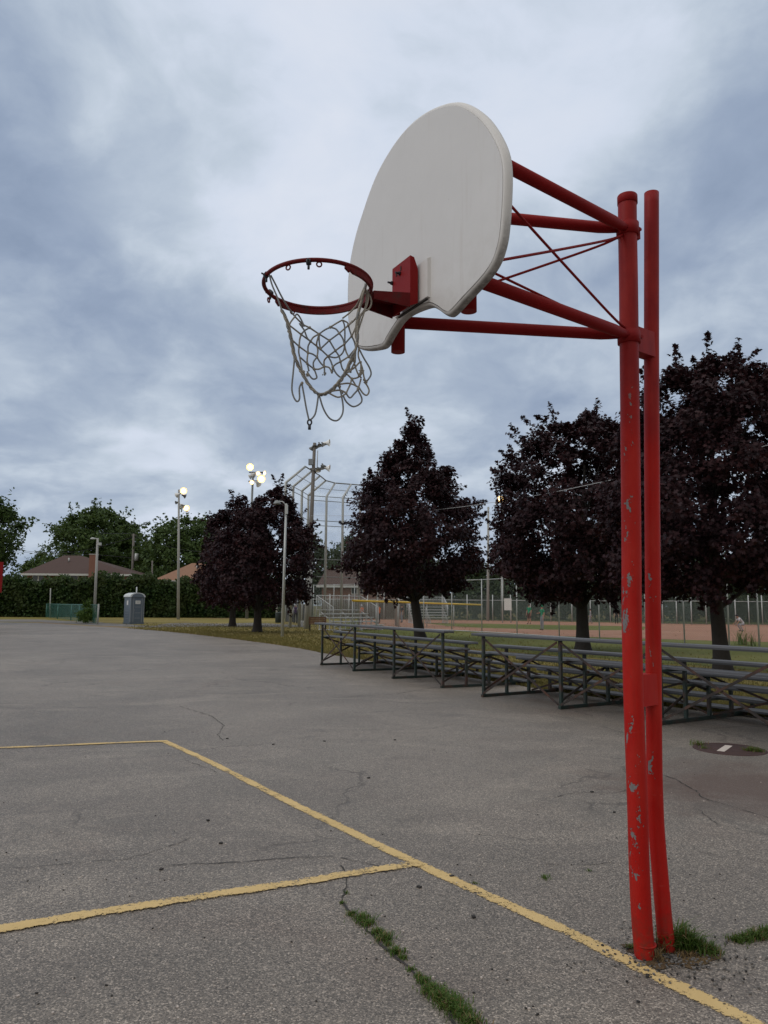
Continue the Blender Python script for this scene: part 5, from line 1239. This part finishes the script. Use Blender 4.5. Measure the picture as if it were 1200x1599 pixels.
    m.box(hd+Vector((0, .094, -.045))*s, (.04*s, .006*s, .006*s)); m.build('face_features', MT['cloth_hairc'], root, local=True)
    if held: m = MB(); hp = Vector(J['haR'])*s; m.lathe(hp+Vector((0, .03, -.14))*s, [(.01, -.13), (.10, -.10), (.12, 0), (.09, .09), (.01, .11)], 10); tag(m.build('bag', MT[held]), None, None); o = COL.objects[-1]
    return root
walk = {'knL': (-.10, .12, .50), 'anL': (-.11, .18, .10), 'toL': (-.12, .32, .05), 'knR': (.10, .02, .49), 'anR': (.11, -.18, .14), 'toR': (.12, -.06, .05), 'wrL': (-.25, -.10, .92), 'haL': (-.25, -.14, .84), 'wrR': (.25, .18, .95), 'haR': (.25, .23, .88)}
person('person in a dark purple top with pale sleeves, seen from behind by the litter bin', G(461.5, 974.5), 0.1, 1.74, {}, 'cloth_purple', 'cloth_trouser_black', cap='cloth_cap_white', longsleeve=True, sleeve='cloth_white_cloth')
def stand(label, px, top, foot, face, pose, sh, tr, **kw):
    f_ = G(px, foot); h = (AT(px, top, f_.y).z); return person(label, f_, face, h, pose, sh, tr, **kw)
ph = {'elR': (.22, .08, 1.18), 'wrR': (.10, .28, 1.15), 'haR': (.06, .33, 1.16)}
stand('person in an orange shirt behind the railings of the near silver bleacher', 564.5, 944.5, 974, 2.6, {}, 'cloth_orange', 'cloth_trouser_black', cap='cloth_cap_white')
stand('person in an orange shirt standing right of the near silver bleacher', 592, 944.5, 974, .8, ph, 'cloth_orange', 'cloth_dark', cap='cloth_dark')
stand('person in dark maroon clothes left of the conical maple trunk', 620, 943.5, 976, 1.5, {'chest': (0, .06, 1.30), 'neck': (0, .1, 1.46), 'neck2': (0, .12, 1.52), 'head': (0, .14, 1.60), 'crown': (0, .14, 1.69)}, 'cloth_maroon', 'cloth_dark')
stand('person in dark grey standing right of the one in maroon', 628, 944.5, 973, 2.0, {}, 'cloth_dark', 'cloth_trouser_grey', cap='cloth_dark')
stand('person in a green shirt and brown shorts, farther of the two in green', 827, 943.5, 975.5, 2.2, {'knL': (-.12, .02, .5), 'anL': (-.16, 0, .09), 'toL': (-.17, .14, .04)}, 'cloth_green', 'cloth_brown_short', shorts=True)
stand('person in a green shirt and long grey trousers, nearer of the two in green', 847.5, 945, 985, 1.9, ph, 'cloth_green', 'cloth_trouser_grey', cap='cloth_green')
stand('person in a pale grey uniform stepping out beside the second maple trunk', 923, 951, 975, 1.2, walk, 'cloth_grey', 'cloth_grey', longsleeve=True, cap='cloth_dark')
stand('person in dark clothes by the far fence just left of the red posts', 963.5, 951, 975, 2.9, {}, 'cloth_dark', 'cloth_dark')
crouch = {'pel': (0, -.12, .55), 'waist': (0, -.04, .68), 'chest': (0, .14, .86), 'neck': (0, .26, 1.0), 'neck2': (0, .30, 1.05), 'head': (0, .34, 1.12), 'crown': (0, .35, 1.21), 'shL': (-.18, .22, .95), 'elL': (-.20, .30, .72), 'wrL': (-.16, .42, .55), 'haL': (-.14, .47, .48), 'shR': (.18, .22, .95), 'elR': (.20, .32, .74), 'wrR': (.14, .48, .60), 'haR': (.12, .55, .56),
          'hiL': (-.12, -.10, .52), 'knL': (-.22, .24, .50), 'anL': (-.2, .02, .09), 'toL': (-.24, .17, .04), 'hiR': (.12, -.10, .52), 'knR': (.22, .24, .50), 'anR': (.2, .02, .09), 'toR': (.24, .17, .04)}
person('person in white and tan crouching on the infield at the right', G(1160, 987), 1.5, 1.75, crouch, 'cloth_white_cloth', 'cloth_grey', cap='cloth_dark')
